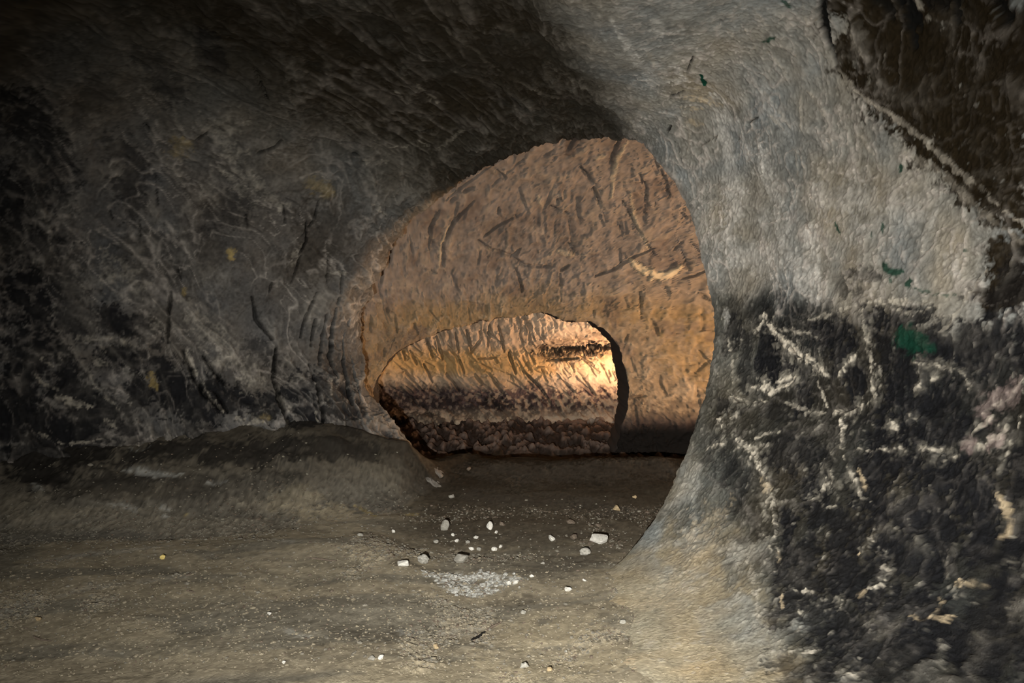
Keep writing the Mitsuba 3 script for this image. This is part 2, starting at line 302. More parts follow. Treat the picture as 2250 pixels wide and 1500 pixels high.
    (0.065,0.7,[(-1.93,4.29,0.15),(-1.56,4.31,0.13)]),
    (0.066,0.6,[(-1.35,4.33,0.11),(-1.11,4.45,0.13)]),
  ],
  'brown': [
    (0.134,1,[(1.31,3.15,1.96),(1.40,2.99,1.79),(1.47,2.78,1.63)]),
    (0.113,0.9,[(1.22,3.25,2.09),(1.26,3.26,1.95),(1.34,3.14,1.81)]),
    (0.115,1,[(1.33,3.04,2.01),(1.43,2.86,1.84),(1.48,2.72,1.72)]),
    (0.085,0.8,[(1.42,2.92,1.68),(1.48,2.71,1.55)]),
    (0.081,0.7,[(1.48,2.72,1.63),(1.48,2.70,1.73)]),
    (0.133,0.85,[(1.26,3.17,2.07),(1.39,2.94,1.94),(1.47,2.73,1.80)]),
    (0.114,0.7,[(1.23,3.31,2.02),(1.31,3.21,1.87)]),
    (0.127,0.8,[(1.34,2.97,2.08),(1.45,2.69,1.93)]),
    (0.098,0.6,[(1.18,3.25,2.13),(1.22,3.26,2.06)]),
    (0.083,0.9,[(1.44,2.88,1.55),(1.48,2.68,1.47)]),
    (0.109,0.9,[(1.46,2.72,1.86),(1.48,2.71,1.62)]),
    (0.114,0.9,[(1.18,3.24,2.14),(1.22,3.25,2.09)]),
    (0.122,1,[(1.33,3.13,1.88),(1.41,2.96,1.69)]),
    (0.081,0.7,[(1.45,2.69,1.32),(1.43,2.68,1.21)]),
    (0.193,0.45,[(-1.14,4.19,2.28),(-0.87,4.24,2.25),(-0.66,4.44,2.19)]),
    (0.214,0.4,[(-0.85,4.65,2.07),(-0.52,4.77,2.05),(-0.18,4.81,2.03)]),
    (0.172,0.4,[(-0.35,4.15,2.24),(-0.05,4.23,2.17),(0.16,4.49,2.07)]),
    (0.127,0.3,[(-0.99,5.08,1.45),(-1.10,5.09,1.25)]),
    (0.146,0.25,[(-1.92,4.85,1.26),(-1.68,4.91,1.25)]),
    (0.134,0.4,[(-0.42,3.90,2.30),(0.05,3.76,2.23)]),
  ],
  'black': [
    (0.022,1,[(1.069,3.293,2.202),(1.111,3.373,2.143),(1.147,3.409,2.071),(1.180,3.421,1.996)]),
    (0.053,1,[(1.25,3.10,2.16),(1.28,3.09,2.11),(1.30,3.10,2.07)]),
    (0.022,1,[(1.306,3.105,2.040),(1.312,3.110,1.990)]),
    (0.032,0.9,[(1.353,2.900,2.106),(1.370,2.918,2.036)]),
    (0.038,0.95,[(1.41,2.75,2.07),(1.42,2.71,2.00)]),
    (0.032,0.8,[(1.217,3.179,2.144),(1.253,3.150,2.108)]),
    (0.045,0.8,[(1.30,3.02,2.13),(1.33,2.96,2.09)]),
    (0.013,1,[(0.710,4.208,1.982),(0.739,4.175,1.990),(0.761,4.136,2.002)]),
    (0.010,1,[(0.697,4.082,2.035),(0.709,4.101,2.026)]),
    (0.009,0.9,[(0.706,4.316,1.950),(0.719,4.327,1.939)]),
    (0.009,0.9,[(0.741,4.448,1.854),(0.752,4.403,1.879)]),
    (0.006,0.9,[(1.008,4.001,1.833),(1.022,3.966,1.850),(1.038,3.909,1.865)]),
    (0.006,0.8,[(0.855,4.300,1.773),(0.879,4.265,1.784),(0.903,4.217,1.804)]),
    (0.009,0.9,[(0.785,4.420,1.779),(0.791,4.427,1.762)]),
    (0.009,0.9,[(0.803,4.427,1.724),(0.808,4.417,1.706)]),
    (0.006,1,[(0.729,4.003,2.056),(0.743,3.954,2.074),(0.742,3.786,2.124)]),
    (0.006,0.9,[(0.774,3.760,2.131),(0.803,3.715,2.149)]),
    (0.009,0.6,[(0.783,3.550,2.190),(0.800,3.595,2.178)]),
    (0.009,0.6,[(1.162,3.715,1.699),(1.172,3.707,1.671)]),
    (0.006,0.9,[(0.984,4.095,1.779),(0.995,4.062,1.795)]),
    (0.006,0.8,[(0.904,4.234,1.775),(0.913,4.189,1.824)]),
    (0.005,0.9,[(1.183,3.300,0.735),(1.206,3.227,0.757),(1.225,3.176,0.777)]),
    (0.005,0.9,[(1.146,3.697,0.915),(1.148,3.651,0.888),(1.159,3.600,0.877)]),
    (0.006,0.8,[(0.943,3.914,0.687),(0.962,3.842,0.660),(1.038,3.735,0.685)]),
    (0.008,0.9,[(0.898,3.921,0.598),(0.904,3.888,0.591)]),
    (0.006,0.8,[(0.960,3.759,0.573),(0.966,3.751,0.569)]),
    (0.005,0.7,[(0.995,3.404,0.428),(0.976,3.289,0.356),(0.954,3.171,0.292)]),
    (0.005,0.8,[(1.167,3.614,0.911),(1.177,3.561,0.908)]),
    (0.005,0.7,[(0.874,3.587,2.180),(0.884,3.597,2.175)]),
    (0.006,0.7,[(1.008,3.670,2.085),(1.016,3.669,2.074)]),
    (0.006,0.6,[(1.199,3.694,1.536),(1.200,3.686,1.523)]),
    (0.006,0.6,[(1.195,3.738,1.437),(1.210,3.686,1.373)]),
  ],
  'pale': [
    (0.020,0.9,[(1.086,3.933,1.028),(1.107,3.862,0.976),(1.136,3.727,0.925),(1.162,3.596,0.886),(1.184,3.469,0.857),(1.196,3.397,0.837)]),
    (0.012,0.7,[(1.050,3.936,0.938),(1.092,3.917,1.004)]),
    (0.017,0.9,[(1.025,3.813,0.725),(1.065,3.717,0.732),(1.104,3.649,0.767),(1.134,3.615,0.814)]),
    (0.030,1,[(1.038,3.791,0.732),(1.071,3.704,0.729)]),
    (0.013,0.9,[(1.083,3.717,0.768),(1.118,3.649,0.799)]),
    (0.013,0.6,[(1.288,3.304,1.145),(1.283,3.274,1.074),(1.277,3.221,0.997),(1.268,3.178,0.922),(1.253,3.148,0.846),(1.252,3.092,0.800)]),
    (0.008,0.7,[(1.260,3.257,0.960),(1.233,3.311,0.902),(1.211,3.345,0.852)]),
    (0.010,0.6,[(1.170,3.474,0.820),(1.169,3.422,0.780),(1.168,3.365,0.738)]),
    (0.015,0.6,[(1.177,3.320,0.730),(1.203,3.217,0.742),(1.236,3.137,0.786)]),
    (0.012,0.5,[(0.969,4.084,0.910),(0.967,3.997,0.819),(0.961,3.918,0.730)]),
    (0.010,0.6,[(0.945,3.924,0.705),(0.958,3.863,0.664),(1.008,3.779,0.668),(1.049,3.709,0.693)]),
    (0.021,0.8,[(0.887,3.912,0.570),(0.908,3.849,0.567)]),
    (0.013,0.6,[(0.927,3.833,0.587),(0.947,3.803,0.601)]),
    (0.018,0.65,[(0.945,3.740,0.528),(0.972,3.621,0.499),(0.981,3.530,0.463),(0.984,3.438,0.418)]),
    (0.015,0.55,[(0.984,3.438,0.418),(0.973,3.332,0.369),(0.962,3.238,0.321)]),
    (0.008,0.5,[(0.962,3.238,0.321),(0.941,3.124,0.266)]),
    (0.011,0.6,[(0.839,3.860,0.448),(0.895,3.768,0.492)]),
    (0.009,0.5,[(0.982,3.661,0.537),(1.021,3.603,0.570),(1.069,3.522,0.607)]),
    (0.018,0.8,[(1.181,3.251,0.702),(1.175,3.191,0.656),(1.170,3.146,0.621)]),
    (0.009,0.6,[(1.165,3.131,0.605),(1.159,3.075,0.570),(1.158,3.001,0.540),(1.159,2.936,0.515),(1.172,2.890,0.514)]),
    (0.025,0.65,[(1.103,3.156,0.499),(1.131,3.114,0.530)]),
    (0.009,0.7,[(1.054,3.182,0.434),(1.080,3.145,0.459)]),
    (0.009,0.8,[(1.081,3.071,0.439),(1.104,3.030,0.458)]),
    (0.007,0.5,[(1.193,3.090,0.640),(1.234,2.960,0.664),(1.271,2.840,0.702),(1.305,2.728,0.721),(1.345,2.619,0.773)]),
    (0.005,0.45,[(1.267,2.830,0.681),(1.297,2.708,0.691),(1.328,2.635,0.731)]),
    (0.008,0.5,[(1.346,2.624,0.795),(1.366,2.592,0.850),(1.389,2.554,0.911),(1.416,2.507,0.984)]),
    (0.013,0.5,[(1.366,2.620,0.864),(1.388,2.566,0.908)]),
    (0.028,0.5,[(1.349,2.574,0.766),(1.370,2.531,0.810),(1.383,2.512,0.841)]),
    (0.005,0.6,[(1.409,2.470,0.901),(1.389,2.473,0.837),(1.376,2.470,0.786),(1.360,2.468,0.734)]),
    (0.007,0.5,[(1.320,2.969,0.958),(1.344,2.860,0.970),(1.363,2.746,0.963),(1.363,2.707,0.930)]),
    (0.009,0.6,[(1.304,2.937,0.874),(1.320,2.904,0.904),(1.336,2.846,0.931)]),
    (0.013,0.6,[(1.257,3.012,0.769),(1.263,2.968,0.747),(1.261,2.942,0.730)]),
    (0.007,0.4,[(1.284,2.933,0.793),(1.295,2.873,0.790)]),
    (0.006,0.5,[(1.158,2.819,0.468),(1.140,2.777,0.427)]),
    (0.012,0.5,[(1.123,2.683,0.379),(1.138,2.635,0.380)]),
    (0.010,0.6,[(1.081,2.658,0.321),(1.113,2.587,0.340)]),
    (0.008,0.6,[(1.116,2.628,0.354),(1.120,2.597,0.345)]),
    (0.007,0.6,[(0.933,2.886,0.216),(0.972,2.822,0.237)]),
    (0.007,0.55,[(1.029,2.719,0.274),(1.003,2.676,0.245)]),
    (0.007,0.5,[(0.823,2.714,0.124),(0.833,2.652,0.127),(0.871,2.608,0.142),(0.908,2.589,0.160)]),
    (0.012,0.7,[(0.941,2.445,0.172),(0.946,2.420,0.168)]),
    (0.011,0.6,[(0.937,2.374,0.160),(0.947,2.358,0.163)]),
    (0.007,0.6,[(0.915,2.802,0.194),(0.917,2.768,0.190)]),
    (0.008,0.5,[(0.927,3.164,0.261),(0.932,3.066,0.246)]),
    (0.008,0.5,[(0.905,3.302,0.273),(0.938,3.206,0.280),(0.941,3.089,0.263)]),
    (0.015,0.35,[(0.859,3.213,0.208),(0.848,3.043,0.173),(0.799,2.850,0.126)]),
    (0.014,0.5,[(1.294,3.268,1.127),(1.319,3.153,1.149),(1.345,3.032,1.147),(1.370,2.925,1.175)]),
    (0.008,0.5,[(1.319,3.149,1.130),(1.335,3.040,1.112),(1.369,2.920,1.150)]),
    (0.010,0.4,[(1.193,3.627,1.038),(1.236,3.492,1.070),(1.277,3.329,1.115)]),
    (0.009,0.4,[(1.113,3.847,0.978),(1.172,3.666,0.979),(1.204,3.541,0.975)]),
    (0.009,0.5,[(1.274,3.151,0.926),(1.274,3.105,0.885),(1.258,3.100,0.838)]),
    (0.010,0.4,[(1.092,3.613,0.708),(1.123,3.475,0.698),(1.157,3.370,0.711)]),
    (0.014,0.4,[(0.981,3.619,0.509),(1.025,3.550,0.545)]),
    (0.006,0.4,[(1.303,2.359,0.550),(1.331,2.328,0.599)]),
    (0.006,0.4,[(1.267,2.354,0.489),(1.295,2.318,0.521),(1.318,2.264,0.536)]),
    (0.005,0.4,[(1.241,2.519,0.493),(1.218,2.455,0.437)]),
    (0.021,0.7,[(-2.329,4.592,0.539),(-2.261,4.609,0.498),(-2.169,4.637,0.481)]),
    (0.014,0.6,[(-2.394,4.602,0.731),(-2.361,4.610,0.706),(-2.340,4.614,0.687)]),
    (0.016,0.6,[(-2.440,4.571,0.677),(-2.380,4.581,0.605),(-2.331,4.596,0.579)]),
    (0.021,0.7,[(-2.112,4.632,0.405),(-2.054,4.634,0.368)]),
    (0.009,0.7,[(-2.391,4.501,0.367),(-2.305,4.512,0.325),(-2.156,4.560,0.306),(-2.096,4.596,0.324)]),
    (0.012,0.8,[(-1.987,4.599,0.285),(-1.932,4.608,0.264),(-1.881,4.626,0.262)]),
    (0.009,0.5,[(-2.233,4.667,0.717),(-2.175,4.665,0.607),(-2.052,4.675,0.451)]),
    (0.012,0.6,[(-1.682,4.834,0.603),(-1.624,4.825,0.496),(-1.553,4.822,0.411)]),
    (0.012,0.6,[(-1.305,4.948,0.516),(-1.256,4.944,0.440),(-1.231,4.926,0.393)]),
    (0.012,0.5,[(-1.264,4.950,0.477),(-1.217,4.931,0.404)]),
    (0.017,0.6,[(-1.487,4.826,0.381),(-1.427,4.830,0.355),(-1.325,4.859,0.344)]),
    (0.034,0.4,[(-1.394,4.842,0.360),(-1.351,4.868,0.362)]),
    (0.017,0.7,[(-1.757,4.840,0.758),(-1.712,4.833,0.636),(-1.678,4.836,0.593)]),
    (0.019,0.4,[(-2.248,4.675,0.839),(-2.068,4.745,0.812),(-1.984,4.771,0.779)]),
    (0.019,0.5,[(-2.179,4.688,0.719),(-2.117,4.706,0.692)]),
    (0.020,0.6,[(-1.978,4.511,0.188),(-1.907,4.507,0.180),(-1.807,4.515,0.154),(-1.686,4.530,0.140)]),
    (0.013,0.5,[(-1.975,4.331,0.058),(-1.921,4.335,0.061),(-1.848,4.333,0.029)]),
    (0.011,0.5,[(-1.787,4.360,0.044),(-1.696,4.367,0.019)]),
    (0.011,0.6,[(-1.743,4.329,-0.001),(-1.686,4.336,-0.008)]),
    (0.011,0.5,[(-1.569,4.524,0.108),(-1.465,4.564,0.102)]),
    (0.017,0.4,[(-2.346,4.327,0.164),(-2.280,4.303,0.137)]),
    (0.014,0.5,[(-2.150,4.718,0.834),(-2.128,4.714,0.763)]),
    (0.013,0.5,[(-1.044,5.091,0.556),(-1.019,5.056,0.458)]),
    (0.010,0.5,[(-1.102,4.980,0.394),(-1.070,4.942,0.325),(-1.015,4.908,0.256)]),
    (0.073,0.3,[(-1.70,4.88,0.91),(-1.59,4.90,0.76)]),
    (0.064,0.4,[(-1.57,4.88,0.67),(-1.41,4.93,0.58)]),
    (0.072,0.3,[(-2.13,4.77,1.19),(-1.99,4.81,1.07)]),
    (0.034,0.45,[(-1.943,4.803,0.897),(-1.889,4.816,0.871)]),
    (0.013,0.5,[(-1.049,5.125,1.159),(-0.943,5.178,1.156)]),
    (0.013,0.5,[(-0.786,5.126,1.538),(-0.707,5.195,1.477)]),
    (0.010,0.5,[(-0.677,5.015,1.827),(-0.555,5.030,1.841),(-0.458,5.046,1.842),(-0.504,5.018,1.876)]),
    (0.024,0.4,[(-1.540,4.851,1.708),(-1.480,4.882,1.663)]),
    (0.019,0.4,[(-1.366,4.735,1.947),(-1.316,4.761,1.936)]),
    (0.072,0.3,[(-1.50,4.74,1.91),(-1.44,4.84,1.78)]),
    (0.074,0.25,[(-1.41,4.90,1.64),(-1.29,4.97,1.55)]),
    (0.020,0.4,[(-0.803,5.026,1.768),(-0.685,5.064,1.746)]),
    (0.014,0.4,[(-0.464,4.652,2.108),(-0.440,4.751,2.062),(-0.377,4.830,2.032)]),
    (0.014,0.4,[(-0.583,4.696,2.081),(-0.560,4.784,2.037)]),
    (0.020,0.35,[(-1.296,4.983,1.473),(-1.196,4.990,1.547)]),
    (0.025,0.3,[(-1.223,5.056,1.200),(-1.170,5.057,1.300)]),
    (0.013,0.4,[(-0.436,5.071,1.820),(-0.282,5.009,1.911),(-0.182,4.953,1.953)]),
    (0.036,0.9,[(-0.312,3.521,0.003),(-0.232,3.558,-0.016),(-0.121,3.573,-0.014)]),
    (0.039,0.95,[(-0.272,3.485,-0.006),(-0.155,3.500,-0.019),(-0.009,3.521,-0.013)]),
    (0.034,0.9,[(-0.224,3.430,-0.009),(-0.134,3.436,-0.020),(-0.063,3.464,-0.016)]),
    (0.025,0.7,[(-0.121,3.588,-0.012),(-0.028,3.558,-0.012),(0.055,3.536,-0.011)]),
    (0.024,0.8,[(-0.186,3.396,-0.018),(-0.115,3.402,-0.020)]),
    (0.030,0.3,[(-1.962,3.543,0.048),(-1.778,3.704,0.036),(-1.482,3.837,0.018)]),
    (0.021,0.35,[(-0.385,2.992,0.021),(-0.322,2.992,0.013)]),
    (0.015,0.5,[(-0.134,3.008,-0.011),(-0.069,2.925,-0.004)]),
    (0.033,0.25,[(-1.799,3.111,0.043),(-1.600,3.317,0.044),(-1.297,3.436,0.042)]),
    (0.027,0.3,[(-1.241,3.962,0.005),(-0.962,3.829,0.042)]),
    (0.031,0.2,[(-0.198,3.023,-0.002),(-0.106,3.095,-0.017)]),
    (0.015,0.3,[(-0.769,2.961,0.044),(-0.680,2.910,0.035)]),
    (0.029,1,[(0.833,6.356,1.174),(0.905,6.365,1.116),(1.002,6.369,1.072),(1.096,6.363,1.075),(1.168,6.348,1.130)]),
    (0.015,0.5,[(0.751,6.008,1.950),(0.697,6.083,1.860),(0.677,6.158,1.746),(0.676,6.221,1.613)]),
    (0.012,0.5,[(-0.497,6.224,1.138),(-0.487,6.197,1.293),(-0.420,6.178,1.424)]),
    (0.013,0.4,[(0.796,6.205,1.643),(0.840,6.276,1.462),(0.945,6.333,1.259)]),
    (0.012,0.4,[(0.612,6.077,1.874),(0.554,6.094,1.846)]),
    (0.019,0.4,[(0.315,6.326,1.244),(0.426,6.340,1.212)]),
    (0.012,0.4,[(0.169,6.203,1.613),(0.216,6.237,1.538)]),
    (0.075,0.6,[(0.659,7.502,0.652),(0.472,7.510,0.613),(0.207,7.506,0.633)]),
    (0.091,0.5,[(0.439,7.550,0.187),(0.821,7.550,0.225)]),
    (0.030,0.5,[(0.286,7.481,-0.188),(0.819,7.474,-0.206)]),
    (0.052,0.5,[(0.514,7.474,-0.206),(0.780,7.466,-0.223)]),
    (0.009,0.7,[(-2.451,4.613,0.342),(-2.332,4.564,0.313),(-2.163,4.576,0.302),(-2.115,4.638,0.314)]),
    (0.011,0.8,[(-1.977,4.576,0.290),(-1.909,4.552,0.277),(-1.856,4.564,0.277)]),
    (0.020,0.6,[(-1.934,4.411,0.215),(-1.862,4.400,0.209),(-1.757,4.388,0.189),(-1.633,4.388,0.179)]),
    (0.013,0.5,[(-1.913,4.195,0.100),(-1.863,4.205,0.101),(-1.785,4.184,0.077)]),
    (0.011,0.5,[(-1.727,4.215,0.089),(-1.633,4.205,0.070)]),
    (0.010,0.6,[(-1.681,4.174,0.049),(-1.623,4.174,0.044)]),
    (0.011,0.5,[(-1.510,4.355,0.157),(-1.409,4.388,0.152)]),
    (0.017,0.4,[(-2.314,4.268,0.181),(-2.239,4.226,0.160)]),
  ],
  'tan': [
    (0.013,0.8,[(1.347,2.445,0.669),(1.342,2.409,0.642),(1.345,2.374,0.628),(1.334,2.351,0.604),(1.326,2.365,0.576)]),
    (0.014,0.8,[(1.221,2.402,0.425),(1.245,2.354,0.450),(1.253,2.317,0.453)]),
    (0.012,0.7,[(1.181,2.432,0.377),(1.180,2.393,0.367),(1.156,2.392,0.341),(1.178,2.331,0.356),(1.193,2.328,0.372)]),
    (0.008,0.6,[(1.121,2.447,0.313),(1.148,2.395,0.332)]),
    (0.009,0.8,[(1.177,3.031,0.583),(1.174,2.988,0.560),(1.171,2.946,0.540)]),
    (0.007,0.6,[(0.905,2.938,0.202),(0.878,2.849,0.170)]),
    (0.011,0.5,[(1.049,2.662,0.283),(1.071,2.648,0.303)]),
    (0.017,0.5,[(0.973,3.478,0.425),(0.983,3.383,0.398)]),
    (0.009,0.5,[(0.937,3.098,0.259),(0.929,3.045,0.238)]),
    (0.068,0.25,[(0.80,3.57,0.25),(0.67,3.43,0.11),(0.49,3.19,0.03)]),
    (0.021,0.6,[(0.764,4.180,1.982),(0.852,4.158,1.959),(0.920,4.097,1.928)]),
    (0.015,0.5,[(0.775,4.256,1.946),(0.852,4.204,1.930)]),
    (0.013,0.5,[(0.801,4.308,1.891),(0.862,4.247,1.864)]),
    (0.006,1,[(1.102,2.800,0.381),(1.103,2.786,0.382)]),
    (0.073,0.6,[(-0.97,4.30,0.01),(-0.86,4.32,0.01)]),
    (0.066,0.4,[(-1.13,4.35,0.06),(-1.01,4.41,0.07)]),
    (0.086,0.3,[(-1.41,2.91,0.04),(-0.93,2.84,0.04)]),
    (0.118,0.35,[(-1.36,3.15,0.04),(-0.92,3.36,0.03),(-0.68,3.59,0.03)]),
    (0.085,0.35,[(-0.04,2.76,0.00),(0.19,2.88,-0.02)]),
    (0.106,0.8,[(0.04,3.00,-0.01),(0.20,3.06,-0.00)]),
    (0.098,0.8,[(-0.04,2.76,0.00),(0.26,2.83,-0.01)]),
    (0.081,0.5,[(-0.39,2.65,0.04),(-0.18,2.72,0.02)]),
  ],
  'pink': [
    (0.025,0.4,[(1.359,2.544,0.780),(1.373,2.514,0.814)]),
    (0.031,0.35,[(1.371,2.603,0.868),(1.397,2.537,0.927)]),
    (0.018,0.35,[(1.329,2.639,0.750),(1.349,2.602,0.780)]),
  ],
  'streak': [
    (0.054,0.55,[(0.91,4.12,1.92),(0.95,4.16,1.74),(0.98,4.17,1.56),(0.98,4.17,1.40),(1.00,4.14,1.28)]),
    (0.050,0.55,[(1.07,3.97,1.70),(1.11,3.94,1.55),(1.13,3.92,1.40),(1.16,3.85,1.29),(1.20,3.72,1.22),(1.22,3.62,1.18)]),
    (0.033,0.6,[(1.203,3.703,1.400),(1.214,3.667,1.291),(1.223,3.612,1.181)]),
    (0.051,0.4,[(1.22,3.64,1.50),(1.26,3.48,1.52),(1.33,3.26,1.47),(1.36,3.11,1.43)]),
    (0.025,0.5,[(0.538,3.537,2.179),(0.583,3.653,2.153),(0.639,3.627,2.165)]),
    (0.020,0.5,[(0.509,3.888,2.092),(0.599,4.037,2.052),(0.641,4.179,2.006)]),
    (0.015,0.45,[(0.366,3.524,2.176),(0.489,3.805,2.113),(0.647,4.092,2.032)]),
    (0.016,0.5,[(0.671,3.895,2.094),(0.737,4.043,2.044),(0.667,4.090,2.032)]),
    (0.040,0.35,[(1.098,3.994,1.439),(1.126,3.934,1.283)]),
    (0.044,0.35,[(1.044,4.072,1.279),(1.113,3.945,1.205)]),
    (0.034,0.35,[(1.283,3.420,1.366),(1.316,3.296,1.416)]),
    (0.032,0.35,[(0.984,4.060,1.834),(1.036,4.017,1.733)]),
    (0.028,0.5,[(0.938,4.008,1.962),(0.991,3.946,1.925)]),
    (0.034,0.3,[(0.996,3.828,2.010),(1.071,3.813,1.880),(1.126,3.740,1.800)]),
    (0.021,0.4,[(0.968,4.149,1.028),(0.967,4.116,0.948)]),
    (0.029,0.35,[(1.392,2.928,1.313),(1.397,2.870,1.258)]),
  ],
  'scratch': [
    (0.009,0.5,[(0.868,3.576,2.178),(0.977,3.701,2.094)]),
    (0.009,0.5,[(1.005,3.670,2.088),(1.081,3.675,1.982)]),
    (0.009,0.5,[(1.134,3.609,1.918),(1.194,3.534,1.806)]),
    (0.007,0.45,[(1.122,3.648,1.906),(1.149,3.690,1.780)]),
    (0.008,0.5,[(1.257,3.399,1.750),(1.299,3.313,1.650)]),
    (0.009,0.45,[(1.197,3.652,1.639),(1.227,3.579,1.572)]),
    (0.007,0.45,[(1.206,3.542,1.753),(1.226,3.550,1.637)]),
    (0.008,0.4,[(1.141,3.766,1.697),(1.158,3.780,1.614)]),
    (0.007,0.4,[(1.162,3.730,1.682),(1.175,3.736,1.597)]),
    (0.010,0.45,[(1.070,3.835,1.865),(1.108,3.791,1.791)]),
    (0.008,0.45,[(1.034,3.817,1.954),(1.121,3.753,1.806)]),
    (0.009,0.5,[(0.830,3.620,2.172),(0.896,3.703,2.138)]),
    (0.009,0.4,[(0.900,3.492,2.201),(0.967,3.544,2.164)]),
    (0.009,0.55,[(1.181,3.426,1.978),(1.259,3.331,1.859),(1.349,3.149,1.729),(1.417,2.953,1.590),(1.474,2.642,1.410)]),
    (0.012,0.3,[(1.318,3.257,1.698),(1.388,3.048,1.591),(1.437,2.835,1.467),(1.472,2.631,1.355)]),
    (0.006,0.5,[(1.429,2.748,1.291),(1.409,2.789,1.213),(1.377,2.855,1.108),(1.360,2.881,1.054)]),
    (0.009,0.5,[(0.778,4.270,1.938),(0.817,4.330,1.842),(0.818,4.382,1.752)]),
    (0.014,0.5,[(0.561,4.502,1.946),(0.625,4.641,1.887)]),
    (0.008,0.4,[(0.833,3.945,2.065),(0.921,3.984,1.997)]),
    (0.010,0.35,[(0.538,3.767,2.124),(0.601,3.929,2.081)]),
    (0.007,0.35,[(1.178,3.318,2.100),(1.240,3.299,1.988)]),
    (0.007,0.35,[(1.025,3.354,2.201),(1.082,3.447,2.127)]),
    (0.010,0.5,[(-0.425,3.837,2.307),(-0.316,3.964,2.264),(-0.225,4.045,2.234),(-0.132,4.183,2.194),(-0.053,4.362,2.146)]),
    (0.011,0.4,[(0.011,4.429,2.116),(0.143,4.515,2.076),(0.303,4.595,2.012)]),
    (0.009,0.4,[(-0.146,4.615,2.091),(0.034,4.689,2.047),(0.269,4.789,1.981)]),
    (0.009,0.35,[(0.151,4.152,2.139),(0.304,4.303,2.065),(0.469,4.473,1.985)]),
    (0.009,0.3,[(-0.271,4.461,2.152),(-0.102,4.655,2.075)]),
    (0.009,0.35,[(-1.456,4.270,2.261),(-1.516,4.460,2.152),(-1.515,4.547,2.102)]),
    (0.009,0.3,[(-1.759,4.396,2.183),(-1.733,4.483,2.114)]),
    (0.009,0.35,[(-1.679,4.619,2.004),(-1.686,4.689,1.924),(-1.646,4.760,1.840)]),
    (0.009,0.35,[(-1.797,4.293,2.245),(-1.790,4.464,2.132),(-1.772,4.622,1.982)]),
  ],
  'green': [
    (0.012,1,[(0.802,3.975,2.059),(0.824,4.023,2.037),(0.844,4.059,2.014)]),
    (0.009,0.9,[(0.972,3.645,2.123),(0.992,3.616,2.120),(1.000,3.583,2.129)]),
    (0.009,0.8,[(0.966,3.396,2.208),(1.004,3.415,2.193)]),
    (0.011,0.9,[(1.344,3.205,1.611),(1.343,3.206,1.591)]),
    (0.007,0.9,[(1.249,3.535,1.424),(1.259,3.508,1.379)]),
    (0.007,0.8,[(1.325,3.264,1.419),(1.322,3.263,1.381)]),
    (0.005,0.7,[(1.310,3.320,1.384),(1.310,3.307,1.351)]),
    (0.013,0.9,[(1.322,3.234,1.269),(1.328,3.188,1.248),(1.341,3.123,1.245)]),
    (0.015,0.9,[(1.344,3.087,1.219),(1.350,3.071,1.208)]),
    (0.007,0.7,[(1.353,3.055,1.200),(1.367,2.952,1.187),(1.390,2.862,1.190)]),
    (0.006,0.8,[(1.414,2.855,1.329),(1.415,2.851,1.320)]),
    (0.036,0.8,[(1.318,3.043,1.020),(1.332,2.969,1.026)]),
    (0.027,0.7,[(1.342,2.908,1.014),(1.334,2.995,1.048)]),
    (0.006,0.7,[(1.328,3.184,1.226),(1.329,3.164,1.204)]),
  ],
  'crack': [
    (0.015,0.9,[(-1.823,4.863,1.057),(-1.835,4.845,0.917),(-1.839,4.820,0.793)]),
    (0.014,0.9,[(-1.764,4.834,0.742),(-1.703,4.824,0.580),(-1.652,4.820,0.506),(-1.577,4.822,0.426)]),
    (0.012,0.9,[(-1.668,4.859,0.713),(-1.593,4.863,0.598),(-1.547,4.866,0.543)]),
    (0.012,0.8,[(-1.429,4.988,1.023),(-1.410,4.985,0.898),(-1.327,4.999,0.785)]),
    (0.017,1,[(-1.309,5.000,0.737),(-1.317,4.961,0.577),(-1.260,4.924,0.406),(-1.203,4.859,0.288)]),
    (0.010,0.8,[(-1.108,5.115,1.044),(-1.168,5.090,0.893),(-1.186,5.067,0.792)]),
    (0.013,0.9,[(-1.003,5.177,1.014),(-1.032,5.172,0.858),(-1.044,5.131,0.680),(-1.003,5.115,0.547)]),
    (0.012,0.9,[(-1.137,5.057,0.639),(-1.090,5.033,0.488),(-1.054,4.992,0.379),(-1.040,4.883,0.249)]),
    (0.010,0.8,[(-1.118,5.115,0.890),(-1.130,5.083,0.739)]),
    (0.010,0.8,[(-1.067,5.148,0.913),(-1.081,5.119,0.760),(-1.092,5.085,0.635)]),
    (0.013,0.9,[(-0.954,5.262,0.875),(-0.986,5.181,0.673),(-0.951,5.140,0.495),(-0.914,5.094,0.398)]),
    (0.008,0.9,[(-1.131,5.038,1.445),(-1.142,5.063,1.325),(-1.182,5.063,1.250)]),
    (0.007,1,[(-1.228,4.474,2.155),(-1.217,4.574,2.102),(-1.213,4.669,2.042)]),
    (0.007,0.9,[(-1.856,4.799,1.658),(-1.866,4.842,1.514)]),
    (0.007,0.9,[(-1.617,4.758,1.849),(-1.555,4.744,1.884)]),
    (0.009,0.9,[(-1.845,4.659,1.907),(-1.822,4.702,1.862)]),
    (0.010,0.8,[(-1.334,4.850,1.790),(-1.256,4.855,1.821),(-1.204,4.845,1.857)]),
    (0.007,0.7,[(-1.238,4.987,1.522),(-1.240,5.013,1.425)]),
    (0.008,0.7,[(-1.057,5.031,1.548),(-1.088,5.049,1.450),(-1.166,5.050,1.350)]),
    (0.007,0.6,[(-0.930,4.927,1.856),(-0.816,4.968,1.847)]),
    (0.007,0.8,[(-0.857,4.986,1.801),(-0.824,5.008,1.781)]),
    (0.007,0.8,[(-0.205,4.932,1.965),(-0.119,4.886,1.988)]),
    (0.010,0.8,[(-0.536,4.976,1.908),(-0.432,4.983,1.918),(-0.452,4.993,1.910)]),
